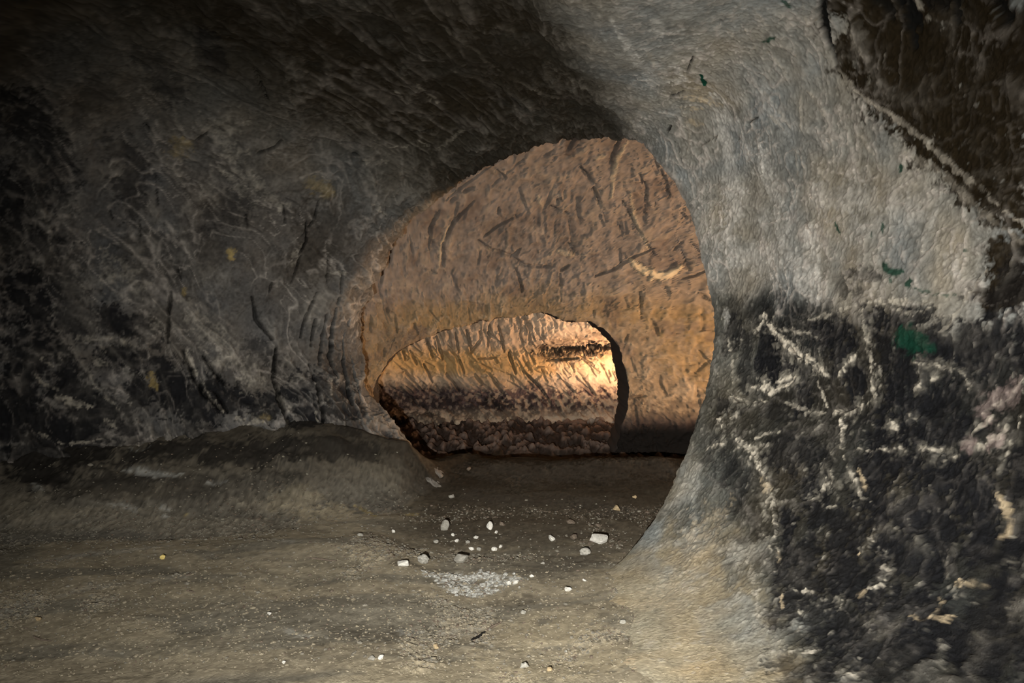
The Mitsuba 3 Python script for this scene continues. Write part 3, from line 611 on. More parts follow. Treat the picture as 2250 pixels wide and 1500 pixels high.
    (0.007,0.6,[(-2.092,4.777,1.494),(-2.082,4.785,1.447)]),
    (0.007,0.7,[(-1.960,4.825,1.447),(-1.961,4.831,1.352)]),
    (0.008,0.7,[(-1.344,5.021,1.051),(-1.329,5.026,1.101)]),
    (0.010,0.8,[(-1.535,4.828,0.413),(-1.608,4.840,0.523)]),
    (0.010,0.8,[(-1.237,4.882,0.326),(-1.191,4.802,0.218)]),
    (0.010,0.7,[(-0.941,5.249,0.664),(-0.919,5.199,0.511),(-0.878,5.156,0.412)]),
    (0.008,0.7,[(-0.823,5.390,1.025),(-0.880,5.402,0.970)]),
    (0.008,0.6,[(-0.966,5.162,1.170),(-0.993,5.180,1.040)]),
    (0.008,0.6,[(-1.032,5.115,1.248),(-1.050,5.137,1.094)]),
    (0.008,0.7,[(-1.173,5.066,1.250),(-1.227,5.063,1.099)]),
    (0.007,0.7,[(-1.434,4.951,1.473),(-1.431,4.966,1.400)]),
    (0.007,0.6,[(-1.790,4.881,1.183),(-1.770,4.883,1.109)]),
    (0.016,1,[(-0.009,6.313,1.203),(0.022,6.312,1.219),(0.053,6.309,1.250)]),
    (0.013,1,[(0.025,6.332,1.118),(0.054,6.346,1.038),(0.070,6.356,0.958)]),
    (0.012,1,[(0.541,6.194,1.673),(0.565,6.217,1.619),(0.589,6.237,1.571)]),
    (0.009,0.8,[(0.452,6.121,1.803),(0.500,6.155,1.746),(0.543,6.181,1.696)]),
    (0.021,0.8,[(0.366,6.057,1.902),(0.391,6.002,1.961),(0.459,5.971,1.992)]),
    (0.015,0.9,[(-0.105,6.103,1.776),(-0.045,6.142,1.721)]),
    (0.010,0.9,[(0.898,6.389,0.956),(0.913,6.398,0.762)]),
    (0.013,0.8,[(0.980,6.396,0.762),(1.033,6.393,0.646)]),
    (0.010,0.7,[(0.822,6.400,0.649),(0.785,6.400,0.535)]),
    (0.012,0.8,[(-0.475,6.232,1.147),(-0.465,6.196,1.308),(-0.398,6.182,1.430),(-0.259,6.166,1.575)]),
    (0.012,0.7,[(-0.562,6.175,1.263),(-0.545,6.138,1.415),(-0.485,6.126,1.514)]),
    (0.009,0.7,[(-0.196,6.255,1.338),(-0.077,6.250,1.425),(0.000,6.244,1.468)]),
    (0.013,0.8,[(-0.233,6.252,1.320),(-0.147,6.284,1.254),(-0.016,6.310,1.213),(0.079,6.332,1.143),(0.275,6.347,1.130)]),
    (0.013,0.9,[(0.339,6.355,1.104),(0.396,6.353,1.142)]),
    (0.013,0.8,[(0.582,6.372,1.068),(0.683,6.368,1.104),(0.844,6.349,1.205),(0.977,6.332,1.259)]),
    (0.010,0.8,[(1.191,6.360,1.047),(1.374,6.331,1.112)]),
    (0.012,0.8,[(0.696,5.992,1.968),(0.657,6.078,1.868),(0.653,6.114,1.818)]),
    (0.009,0.7,[(0.837,6.137,1.784),(0.901,6.192,1.667),(0.902,6.230,1.583)]),
    (0.009,0.6,[(0.749,6.232,1.583),(0.859,6.298,1.400),(0.995,6.342,1.212)]),
    (0.009,0.7,[(0.943,6.088,1.845),(1.023,6.158,1.725),(1.058,6.207,1.613)]),
    (0.009,0.6,[(-0.075,6.071,1.844),(-0.286,6.106,1.699),(-0.439,6.118,1.580)]),
    (0.009,0.6,[(0.075,6.088,1.845),(-0.137,6.148,1.671)]),
    (0.012,0.7,[(0.253,6.064,1.888),(0.209,6.084,1.860)]),
    (0.009,0.7,[(0.015,6.033,1.914),(0.074,6.005,1.955)]),
    (0.009,0.8,[(0.284,6.082,1.860),(0.279,6.096,1.840)]),
    (0.009,0.7,[(-0.375,6.082,1.698),(-0.285,6.082,1.757)]),
    (0.012,0.8,[(-0.318,6.125,1.640),(-0.257,6.130,1.664)]),
    (0.009,0.8,[(-0.095,6.209,1.537),(-0.089,6.224,1.492)]),
    (0.009,0.7,[(0.015,6.237,1.492),(0.031,6.247,1.468)]),
    (0.009,0.6,[(-0.797,6.129,0.820),(-0.787,6.135,0.695)]),
    (0.010,0.7,[(1.289,6.361,0.958),(1.392,6.356,0.894)]),
    (0.010,0.6,[(0.333,6.358,1.085),(0.342,6.380,0.892)]),
    (0.009,0.6,[(0.247,6.231,1.553),(0.387,6.259,1.492)]),
    (0.009,0.6,[(-0.681,6.097,1.340),(-0.671,6.128,1.249)]),
    (0.009,0.5,[(-0.602,6.192,1.124),(-0.513,6.227,1.092)]),
    (0.009,0.6,[(-0.219,6.274,1.245),(-0.235,6.290,1.151)]),
    (0.009,0.6,[(1.118,6.327,1.244),(1.176,6.307,1.307)]),
    (0.010,0.6,[(1.290,6.373,0.376),(1.398,6.361,0.475)]),
    (0.010,0.6,[(0.958,6.397,0.208),(0.830,6.408,0.199)]),
    (0.010,0.6,[(1.318,6.370,0.539),(1.399,6.360,0.443)]),
    (0.015,1,[(-0.027,7.546,0.361),(-0.004,7.550,0.283),(0.031,7.550,0.187)]),
    (0.015,0.9,[(0.095,7.550,0.206),(0.230,7.550,0.070),(0.318,7.542,-0.053)]),
    (0.015,0.9,[(-0.721,7.532,0.489),(-0.667,7.548,0.322)]),
    (0.015,0.8,[(-0.633,7.532,0.497),(-0.583,7.549,0.303)]),
    (0.015,0.9,[(-0.378,7.522,0.555),(-0.339,7.545,0.372)]),
    (0.015,0.8,[(-0.276,7.524,0.543),(-0.262,7.535,0.477),(-0.343,7.546,0.361)]),
    (0.015,0.7,[(-0.189,7.515,0.594),(-0.202,7.541,0.419)]),
    (0.015,0.9,[(-0.113,7.517,0.582),(-0.065,7.545,0.372)]),
    (0.011,0.8,[(-0.473,7.525,0.536),(-0.446,7.546,0.361)]),
    (0.015,0.7,[(-0.855,7.536,0.381),(-0.801,7.546,0.265)]),
    (0.015,0.8,[(-0.928,7.516,0.480),(-0.895,7.536,0.305)]),
    (0.011,0.6,[(-0.286,7.549,0.310),(-0.133,7.548,0.322)]),
    (0.011,0.7,[(0.286,7.549,0.295),(0.553,7.549,0.318)]),
    (0.011,0.8,[(-0.744,7.549,0.264),(-0.670,7.550,0.109)]),
    (0.011,0.8,[(-0.439,7.549,0.303),(-0.401,7.550,0.187)]),
    (0.011,0.8,[(-0.554,7.550,0.187),(-0.441,7.550,0.032)]),
    (0.011,0.7,[(0.401,7.550,0.148),(0.517,7.550,0.032)]),
    (0.011,0.7,[(0.593,7.550,0.148),(0.709,7.550,-0.007)]),
    (0.011,0.7,[(-0.172,7.550,0.148),(-0.057,7.550,-0.007)]),
    (0.011,0.7,[(-0.896,7.536,0.189),(-0.747,7.549,0.032)]),
    (0.011,0.6,[(0.744,7.550,0.264),(0.823,7.550,0.109)]),
  ],
  'yellow': [
    (0.020,0.9,[(-1.533,4.953,1.283),(-1.524,4.958,1.241)]),
    (0.015,0.7,[(-1.766,4.881,1.070),(-1.757,4.882,1.046)]),
    (0.021,0.8,[(-1.918,4.767,0.634),(-1.899,4.762,0.586),(-1.882,4.758,0.550)]),
    (0.010,0.6,[(-1.549,4.184,0.050),(-1.535,4.195,0.051)]),
    (0.033,0.4,[(-1.671,4.762,1.817),(-1.745,4.769,1.772)]),
    (0.035,0.35,[(-1.071,4.995,1.644),(-1.006,5.030,1.597)]),
    (0.024,0.4,[(-1.366,4.876,0.352),(-1.329,4.877,0.370)]),
    (0.020,0.5,[(-0.791,4.445,0.008),(-0.741,4.422,-0.003),(-0.669,4.322,-0.004)]),
    (0.018,0.4,[(-0.524,4.411,-0.028),(-0.482,4.445,-0.030)]),
  ],
  'damp': [
    (0.043,0.6,[(-0.03,3.29,-0.02),(0.07,3.33,-0.02)]),
    (0.044,0.6,[(-0.56,2.93,0.04),(-0.42,2.93,0.03),(-0.35,3.00,0.02)]),
    (0.034,0.5,[(-0.295,2.881,0.017),(-0.218,2.862,0.010)]),
    (0.024,0.6,[(0.309,3.018,0.001),(0.382,2.966,0.001),(0.451,2.905,0.005)]),
    (0.042,0.4,[(-0.63,2.83,0.04),(-0.70,2.76,0.05)]),
    (0.082,0.6,[(-0.26,4.08,-0.03),(-0.05,4.03,-0.03),(0.27,4.12,-0.04)]),
    (0.104,0.7,[(-0.18,4.75,-0.03),(0.30,4.68,-0.03),(0.59,4.48,-0.05)]),
    (0.158,0.9,[(-0.07,5.25,-0.03),(0.33,5.22,-0.03),(0.85,5.28,-0.02)]),
    (0.093,0.7,[(0.34,3.79,-0.03),(0.10,3.66,-0.02)]),
    (0.059,0.6,[(-0.46,3.93,-0.01),(-0.63,3.96,0.02)]),
    (0.040,0.6,[(-0.461,3.618,0.029),(-0.365,3.595,0.008)]),
    (0.062,0.5,[(-1.22,4.18,0.01),(-0.89,4.05,0.01)]),
    (0.085,0.5,[(-1.59,4.26,0.09),(-1.33,4.28,0.06)]),
    (0.021,0.5,[(-0.719,2.699,0.044),(-0.796,2.670,0.044)]),
  ],
  'ochre': [
    (0.108,0.8,[(1.04,6.39,0.76),(1.26,6.37,0.83),(1.36,6.37,0.64)]),
    (0.109,0.7,[(0.56,6.39,0.86),(0.88,6.40,0.86)]),
    (0.093,0.7,[(-0.84,6.10,0.79),(-0.61,6.22,0.81),(-0.27,6.32,0.80)]),
    (0.108,0.7,[(-0.14,6.34,0.88),(0.24,6.37,0.89)]),
    (0.091,0.5,[(-0.93,6.03,0.52),(-0.91,6.08,0.39)]),
    (0.096,0.6,[(1.14,6.39,0.50),(1.34,6.37,0.38)]),
    (0.159,0.5,[(0.94,6.39,0.96),(1.32,6.36,0.96)]),
    (0.075,0.7,[(-0.932,7.530,0.305),(-0.630,7.550,0.264),(-0.248,7.550,0.264)]),
    (0.083,0.6,[(-0.095,7.550,0.264),(0.286,7.550,0.225)]),
    (0.060,0.6,[(-0.249,7.550,0.109),(0.134,7.550,0.148)]),
  ],
}


STONES = [
    (-0.444, 3.573, 0.0500, 0.0250, 'white', 'smooth white oval stone at the end of the dark lip of the near floor'),
    (0.407, 4.027, 0.0805, 0.0403, 'white', 'largest white angular stone, lying alone on the dark passage floor'),
    (-0.320, 4.205, 0.0421, 0.0547, 'grey', 'pale grey upright stone, farthest left of the tall stones in the passage'),
    (-0.107, 4.205, 0.0357, 0.0399, 'white', 'roundish white stone standing right of the upright grey stone'),
    (-0.372, 3.672, 0.0514, 0.0441, 'rough', 'rough grey lump of rubble just right of the white oval stone'),
    (-0.215, 3.720, 0.0670, 0.0446, 'grey', 'wide flat grey stone directly behind the white rubble patch'),
    (0.183, 4.056, 0.0345, 0.0284, 'white', 'white triangular stone midway between the round white stone and the largest white stone'),
    (0.219, 3.416, 0.0273, 0.0188, 'white', 'white pebble lying against the foot of the sandy right wall'),
    (0.535, 4.528, 0.0430, 0.0317, 'tan', 'larger of two tan stones deep in the dark passage, near the right wall edge'),
    (0.657, 4.728, 0.0284, 0.0189, 'tan', 'smaller tan pebble deepest in the dark passage by the right wall edge'),
    (0.287, 4.300, 0.0452, 0.0237, 'brown', 'dull brown flat stone on the dark passage floor behind the triangular white stone'),
    (0.324, 3.872, 0.0542, 0.0348, 'rough', 'rough dark grey lump in front of the largest white stone'),
    (0.286, 4.085, 0.0347, 0.0245, 'brown', 'dark grey-brown stone between the triangular and the largest white stone'),
    (-0.201, 3.999, 0.0220, 0.0180, 'grey', 'left pebble of the small ring of pale pebbles behind the flat grey stone'),
    (-0.181, 3.925, 0.0255, 0.0177, 'white', 'front pebble of the small ring of pale pebbles behind the flat grey stone'),
    (-0.148, 3.916, 0.0215, 0.0176, 'grey', 'right pebble of the small ring of pale pebbles behind the flat grey stone'),
    (-0.079, 3.925, 0.0294, 0.0177, 'white', 'white sliver of stone right of the ring of pale pebbles'),
    (-0.051, 3.952, 0.0198, 0.0138, 'white', 'tiny white pebble touching the right of the white sliver'),
    (-0.252, 4.017, 0.0261, 0.0161, 'white', 'white oblong pebble left of the ring of pale pebbles'),
    (-0.166, 4.065, 0.0244, 0.0142, 'white', 'flat white chip behind the ring of pale pebbles'),
    (-0.276, 4.104, 0.0185, 0.0144, 'white', 'tiny white pebble just below the upright grey stone'),
    (-0.075, 4.154, 0.0187, 0.0145, 'white', 'tiny pale pebble in front of the roundish white stone'),
    (-0.046, 4.257, 0.0298, 0.0192, 'brown', 'dull brown pebble right of the roundish white stone'),
    (-0.347, 4.008, 0.0321, 0.0180, 'grey', 'grey flat pebble below and left of the upright grey stone'),
    (-0.554, 4.104, 0.0185, 0.0164, 'white', 'lone tiny white pebble on the dark soil left of the passage'),
    (-0.682, 3.952, 0.0296, 0.0178, 'grey', 'dull grey pebble on the dark soil behind the near floor lip'),
    (-0.416, 2.742, 0.0206, 0.0151, 'white', 'bright white pebble nearest the viewer at the bottom left of centre'),
    (-0.445, 2.734, 0.0232, 0.0137, 'grey', 'grey pebble beside the left of the bright white nearest pebble'),
    (-1.457, 3.657, 0.0293, 0.0201, 'yellow', 'bright yellow pebble on the bare floor at the left'),
    (-0.860, 3.083, 0.0170, 0.0139, 'white', 'lone white pebble on the sandy floor left of the damp dark patch'),
    (-1.655, 3.034, 0.0228, 0.0152, 'tan', 'tan yellow pebble on the floor at the far left edge'),
    (-0.715, 2.708, 0.0122, 0.0108, 'white', 'small white pebble at the bottom left below the damp dark streak'),
    (0.393, 3.089, 0.0247, 0.0154, 'grey', 'pale flat stone half sunk in the foot of the sandy right wall'),
    (0.182, 2.900, 0.0131, 0.0116, 'grey', 'small grey pebble on the sandy floor at the bottom centre right'),
    (0.016, 3.493, 0.0262, 0.0157, 'white', 'rightmost white chip at the end of the white rubble patch'),
    (-0.013, 3.493, 0.0192, 0.0157, 'white', 'white chip second from the right end of the white rubble patch'),
    (0.080, 3.565, 0.0214, 0.0143, 'white', 'white pebble behind the right end of the white rubble patch'),
    (0.129, 3.712, 0.0204, 0.0111, 'grey', 'thin grey chip alone on the dark floor right of the white rubble patch'),
    (0.291, 3.514, 0.0176, 0.0123, 'white', 'small white pebble behind the pebble at the foot of the right wall'),
    (-0.253, 2.881, 0.0202, 0.0158, 'tan', 'tan stone in the damp dark patch left of the black stick'),
    (0.039, 2.769, 0.0305, 0.0194, 'rough', 'rough pale grey lump on the floor at the bottom centre'),
    (0.121, 2.756, 0.0193, 0.0138, 'tan', 'tan pebble right of the rough pale lump at the bottom centre'),
    (0.042, 3.205, 0.0224, 0.0160, 'grey', 'grey stone at the tip of the dark floor patch beside the sandy ramp'),
    (-0.324, 4.728, 0.0331, 0.0213, 'grey', 'dim grey stone farthest back at the left of the passage mouth'),
    (-0.256, 5.250, 0.0289, 0.0236, 'brown', 'dim brown stone on the dark sill below the lit doorway'),
]
TWIGS = [
    ([(-0.139,2.971),(-0.119,3.018),(-0.095,3.056)], 0.0089, 'black', 'black stick lying at the tip of the sandy ramp near the bottom centre'),
    ([(-0.092,3.083),(-0.067,3.117),(-0.035,3.146)], 0.0077, 'brown', 'brown stick in line behind the black stick at the tip of the sandy ramp'),
    ([(-0.858,3.649),(-0.794,3.641),(-0.724,3.618)], 0.0073, 'brown', 'thin brown root lying along the smooth near floor behind the lip'),
    ([(-1.612,2.915),(-1.584,2.896),(-1.534,2.881)], 0.0073, 'brown', 'short bent twig on the floor at the bottom left'),
    ([(-1.223,3.278),(-1.185,3.266)], 0.0066, 'brown', 'tiny twig on the bare floor below the yellow pebble'),
]


# ------------------------------------------------------------------ materials
def stone(bump_scale, fn, eps, rough=0.85, spec=0.10):
    return {'type': 'twosided', 'bsdf': {'type': 'bumpmap', 'arbitrary': proc(fn, eps), 'scale': bump_scale,
            'bsdf': {'type': 'principled', 'base_color': {'type': 'mesh_attribute', 'name': 'vertex_color'}, 'roughness': rough, 'specular': spec}}}


def pitted(p, n, uv):
    return dfbm(p.x * 150, p.y * 150, p.z * 150, 3)


def grainy(p, n, uv):
    return dfbm(p.x * 210, p.y * 210, p.z * 210, 3)


scene['rock'] = stone(0.0045, pitted, 0.0009)
scene['soil'] = stone(0.0038, grainy, 0.0007)


def C(*a):
    return np.array(a, float)


def mixc(col, c, m):
    return col + (np.asarray(c, float) - col) * m[:, None]


class Marks:
    """stains, veins, cracks and some painted shade of the rock, each a line of world points with a half-width and a strength; edges frayed by noise"""

    def __init__(self, V, feats, reach=1.6, fray=1.0):
        self.V, self.feats, self.fray = V, feats, fray
        self.n1, self.n2, self.n3 = fb(V, 22, 3, 61), fb(V, 62, 3, 62), fb(V, 30, 2, 69)
        self.w1, self.w2 = warp(V, 0.05, 9, 63), warp(V, 0.016, 34, 66)

    def __call__(self, kind, fray=1.0, thin=False, scale=1.0):
        out = np.zeros(len(self.V))
        for wide in (True, False):
            ls = [(w, s, np.array(p)) for w, s, p in self.feats.get(kind, []) if (w > 0.03) == wide]
            if not ls:
                continue
            pts, ws, st = [], [], []
            for w, s, p in ls:
                q = polyline(p, max(0.004, w * 0.35))
                pts.append(q)
                e = np.ones(len(q)) if w > 0.03 else 0.45 + 0.55 * np.sin(np.linspace(0.15, np.pi - 0.15, len(q)))
                ws.append(w * e * scale)
                st.append(np.full(len(q), s))
            pts, ws, st = np.vstack(pts), np.concatenate(ws), np.concatenate(st)
            X = self.V if thin else (self.w1 if wide else self.w2)
            lim = ws.max() * 2.4
            d, i = cKDTree(pts).query(X, k=3, distance_upper_bound=lim, workers=-1)
            ok = np.isfinite(d)
            i = np.where(ok, i, 0)
            r = np.where(ok, d / ws[i], 9.0)
            b = np.argmin(r, 1)
            rr, sb = np.take_along_axis(r, b[:, None], 1)[:, 0], st[np.take_along_axis(i, b[:, None], 1)[:, 0]]
            n = fray * ((self.n1 - 0.5) * (2.0 if wide else 1.0) + (self.n2 - 0.5) * (2.2 if not thin else 1.2))
            m = ss(1.25, 0.75, rr + n) if not thin else ss(1.2, 0.4, rr + n)
            if not thin:
                m = np.maximum(m, 0.8 * ss(2.3, 1.2, rr + n) * ss(0.56, 0.66, self.n2 * 0.6 + self.n3 * 0.4))
            out = np.maximum(out, m * sb)
        return out


# ------------------------------------------------------------------ near chamber
NC, DENS = 1420, 1.0
P, tcol, stt = cave_base(NC, DENS)
nc, ns = P.shape[:2]
V = P.reshape(-1, 3)
F = grid_faces(nc, ns)
N = normals(V, F)
flip = N.reshape(nc, ns, 3)[nc // 2, ns // 2] @ (C(0, 0, 1.2) - P[nc // 2, ns // 2]) < 0
if flip:
    F, N = F[:, ::-1], -N
colT, staT = np.repeat(tcol, ns), np.tile(stt, nc)
x, y, z = V.T
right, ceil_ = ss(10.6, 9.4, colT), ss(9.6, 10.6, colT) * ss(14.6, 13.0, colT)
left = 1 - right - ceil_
M = Marks(V, FEAT)
soot, pale, tan_, black, crack, streak, scratch = M('soot'), M('pale', 1.7, scale=0.72), M('tan', 1.4), M('black', 1.0, True, 0.85), M('crack', 1.0, True, 0.8), M('streak', 1.3), M('scratch', 1.0)
smear = M('pale', 1.8, scale=2.6)
brown, green, yellow, pink = M('brown', 0.8), M('green', 0.5), M('yellow'), M('pink')
# fibres that run down to the right on the left wall, along the passage on the ceiling
ax = C(0.62, 0.25, -0.74)
ax /= np.linalg.norm(ax)
bx_ = np.cross(ax, [0, 1, 0.2])
bx_ /= np.linalg.norm(bx_)
Vw = warp(V, 0.22, 3.0, 70)
fib = np.stack([Vw @ ax * 3.0, Vw @ bx_ * 9.0, Vw[:, 1] * 3.0], 1)
fibre = ridge(fib, 1.0, 4, 71)
Vs = warp(V, 0.10, 5, 74)
along = np.stack([colT * 9.0, staT * 2.2, z * 0], 1)
lines = ridge(along + 1.5 * (np.stack([vn(V, 3, 75), vn(V, 3, 76), z * 0], 1) - 0.5), 1.0, 4, 77)
web = ridge(Vs, 5.5, 4, 78)
web2 = ridge(warp(V, 0.05, 12, 79), 15, 3, 80)
big, mid, fine, speck = fb(V, 2.2, 3, 81), fb(V, 9, 4, 82), fb(V, 38, 3, 83), vn(V, 110, 84)



def strands(q, seed, lo=0.90, hi=0.985):
    """long thin threads: the level lines of a warped noise"""
    n = 0.72 * vn(q, 1.0, seed) + 0.20 * vn(q, 2.3, seed + 1) + 0.08 * vn(q, 5.1, seed + 2)
    return ss(lo, hi, 1 - np.abs(2 * n - 1))


hair_r = np.maximum(strands(Vs * 7.5, 301) * ss(0.45, 0.6, vn(V, 4, 311)), strands(Vs * (11, 15, 9) + 3, 304) * ss(0.45, 0.62, vn(V, 6, 312)))
hair_r = np.maximum(hair_r, 0.8 * strands(Vs * (20, 20, 20), 307) * ss(0.5, 0.65, vn(V, 5, 313)))
lowz = ss(1.16, 1.0, z + 0.25 * (mid - 0.5))
hair_r = hair_r * (1 - 0.82 * lowz)
hair_l = np.maximum(strands(fib * 1.3, 321) * ss(0.40, 0.6, vn(V, 3.5, 331)), 0.85 * strands(fib * 2.6, 324) * ss(0.42, 0.6, vn(V, 5, 332)))
hair_l = np.maximum(hair_l, 0.6 * strands(Vs * 13, 327) * ss(0.45, 0.62, vn(V, 4, 333)))
hair_c = strands(np.stack([colT * 7.0, staT * 1.3, z * 0], 1) + 0.9 * (np.stack([vn(V, 4, 75), vn(V, 4, 76), z * 0], 1) - 0.5), 341, 0.86, 0.98) * ss(0.4, 0.6, vn(V, 4, 343))
hair = right * hair_r + left * hair_l + ceil_ * np.maximum(0.5 * hair_l, hair_c)

# relief
amp = 0.2 + 0.8 * ss(0.0, 0.7, np.abs(staT - 2.0))
sand = right * ss(0.90, 0.72, x + 0.20 * (mid - 0.5) + 0.12 * (fine - 0.5)) * ss(4.3, 2.9, colT + 1.6 * (mid - 0.5) + 1.0 * (fine - 0.5))
calm = 1 - 0.55 * right - 0.30 * sand
h = 0.085 * (fb(V, 1.9, 3, 1) - 0.5) * amp + calm * (0.03 * (fb(V, 6, 4, 2) - 0.5) + 0.010 * (fine - 0.5)) + (0.0035 + 0.003 * right) * (1 - 0.65 * sand) * (speck - 0.5)
h += left * (0.022 * ss(0.62, 0.95, fibre) + 0.010 * ss(0.6, 0.9, web)) + ceil_ * (0.030 * (lines - 0.5) + 0.012 * ss(0.6, 0.95, fibre))
h += right * (1 - sand) * (0.006 * ss(0.6, 0.95, web) + 0.003 * ss(0.6, 0.9, web2))
rimline = ss(3.0, 2.2, staT) * (1 - right)
h += rimline * 0.018 * (lines - 0.5)
h += 0.005 * hair * (1 - sand)
h += -0.040 * crack - 0.022 * black + 0.0035 * pale + 0.006 * scratch - 0.010 * soot * mid
low = right * ss(1.0, 0.8, z)
h += low * (1 - sand) * 0.012 * (fb(V, 24, 3, 85) - 0.5)

# colour of the rock, with shade painted into the vault and upper recess
g = C(1, .985, .93)
col = np.outer(0.23 * np.ones(len(V)), g)
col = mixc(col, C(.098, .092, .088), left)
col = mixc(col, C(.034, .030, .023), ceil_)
col = mixc(col, C(.265, .26, .24), right * ss(0.95, 1.35, z) * 0.8)
belt = right * ss(1.16, 1.0, z + 0.10 * (big - 0.5) + 0.15 * (mid - 0.5))
col = mixc(col, C(.105, .104, .092), belt)
col = mixc(col, C(.024, .024, .023), belt * ss(0.98, 1.08, x + 0.10 * (mid - 0.5) + 0.06 * (big - 0.5)))
col = mixc(col, C(.034, .033, .029), right * ss(2.2, 3.0, colT) * ss(0.80, 0.92, x + 0.20 * (mid - 0.5)) * ss(0.75, 0.6, z))
col = mixc(col, C(.35, .305, .22), sand)
greyp = right * ss(0.52, 0.62, fb(V, 5, 3, 90)) * ss(5.4, 4.4, colT) * ss(2.6, 3.6, colT)
col = mixc(col, C(.27, .27, .25), greyp * 0.7 * ss(1.0, 0.85, x))
col *= (0.50 + 0.5 * big + 0.5 * mid)[:, None]
warm = fb(V, 4.2, 3, 91)
col = col * (1 + (warm - 0.5)[:, None] * C(.22, .00, -.28) * (1 + 0.6 * right)[:, None])
col = mixc(col, C(.019, .0135, .007), np.clip(brown * 1.5, 0, 1))  # brown staining, with the shade of the unlit upper recess painted in
col = mixc(col, C(.009, .0095, .012), np.clip(soot * (0.85 + 0.5 * mid), 0, 1) * 0.95)
# mineral veins
vein = left * (0.50 * ss(0.66, 0.92, fibre) + 0.35 * ss(0.70, 0.95, web)) + right * (0.45 * ss(0.72, 0.97, web) + 0.22 * ss(0.72, 0.95, web2)) + ceil_ * (0.25 * ss(0.66, 0.95, lines) + 0.2 * ss(0.7, 0.95, fibre))
vein *= ss(0.32, 0.62, fb(V, 3.1, 3, 92)) * (1 - 0.72 * soot)
vein = np.clip(vein * (1 - 0.85 * brown) * (1 - 0.55 * belt), 0, 1)
col = mixc(col, C(.46, .43, .39), np.clip(vein, 0, 1) * (0.55 + 0.45 * right))
col = mixc(col, C(.50, .46, .43), np.clip(hair * (0.25 + 0.9 * fine) * (1 - 0.55 * soot) * (1 - 0.9 * np.clip(brown, 0, 1) * right) * (1 - 0.9 * sand) * (right * 0.75 + left * 0.50 + ceil_ * 0.16), 0, 1))
dots = soot * right * ss(0.70, 0.82, 0.6 * fine + 0.4 * mid + 0.12 * (speck - .5))
col = mixc(col, C(.27, .255, .225), np.clip(dots + 0.6 * belt * (1 - soot) * ss(0.60, 0.72, 0.55 * fine + 0.25 * speck + 0.2 * mid), 0, 1) * 0.85)
col = mixc(col, C(.55, .54, .52), np.clip(streak, 0, 1) * (0.35 + 0.9 * fine))
col = mixc(col, C(.50, .46, .40), np.clip(scratch * (0.3 + fine), 0, 1) * (1 - 0.75 * ceil_ - 0.6 * left))
col = mixc(col, C(.26, .245, .21), np.clip(smear * right * ss(0.42, 0.62, 0.6 * fine + 0.4 * mid), 0, 1) * 0.6)
col = mixc(col, C(.56, .52, .45), np.clip(pale * (0.15 + 1.1 * ss(0.3, 0.62, 0.7 * fine + 0.3 * speck)), 0, 1) * (1 - 0.45 * left - 0.6 * ceil_))
col = mixc(col, C(.44, .36, .25), np.clip(tan_ * (0.10 + 1.1 * ss(0.32, 0.60, 0.65 * fine + 0.35 * speck)), 0, 1))
col = mixc(col, C(.40, .31, .30), np.clip(pink * (0.4 + 1.0 * fine), 0, 1))
col = mixc(col, C(.34, .26, .11), yellow * (0.4 + 0.8 * fine))
col = mixc(col, C(.005, .046, .028), green)
col = mixc(col, C(.006, .006, .006), np.clip(black, 0, 1))
col *= (1 - 0.8 * crack)[:, None]
col *= (0.62 + 0.55 * fine + 0.50 * (speck - 0.38))[:, None]
col = mixc(col, C(.020, .017, .013), 0.40 * ceil_ * ss(0.35, 0.6, 0.5 * big + 0.5 * mid))      # vault darkened in patches, its shade put into the colour
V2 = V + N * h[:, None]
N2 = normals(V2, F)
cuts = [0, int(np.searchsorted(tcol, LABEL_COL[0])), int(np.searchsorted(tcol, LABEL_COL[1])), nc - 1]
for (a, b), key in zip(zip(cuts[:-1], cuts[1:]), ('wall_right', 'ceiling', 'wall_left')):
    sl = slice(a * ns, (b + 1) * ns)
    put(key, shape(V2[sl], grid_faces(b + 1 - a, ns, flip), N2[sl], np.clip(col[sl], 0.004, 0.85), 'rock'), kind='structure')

# ------------------------------------------------------------------ tool marks: short sloping cuts, each a stroke with a sharp edge on one side
def cuts_relief(u, v, cell, slant, seed, length=2.4):
    """u across, v up (metres). Saw-tooth furrows about cell apart, broken into strokes."""
    out = 0
    for k, (s, w) in enumerate(((1.0, 1.0), (1.7, 0.6))):
        c = cell / s
        p3 = np.stack([u / c * 0.35, v / c * 0.35, u * 0 + k], 1)
        a = (u + slant * v) / c + 1.6 * (fb(p3, 1.0, 2, seed + k) - 0.5) * 2
        row = np.floor(v / (c * length) + 1.3 * vn(p3, 1.0, seed + 7 + k))
        t = a + row * 0.37
        saw = t - np.floor(t)
        tooth = np.where(saw < 0.8, saw / 0.8, (1 - saw) / 0.2)
        on = ss(0.35, 0.65, vn(np.stack([np.floor(t) * 1.37, row * 2.1, u * 0], 1), 1.0, seed + 3 + k))
        out = out + w * tooth * on
    return out


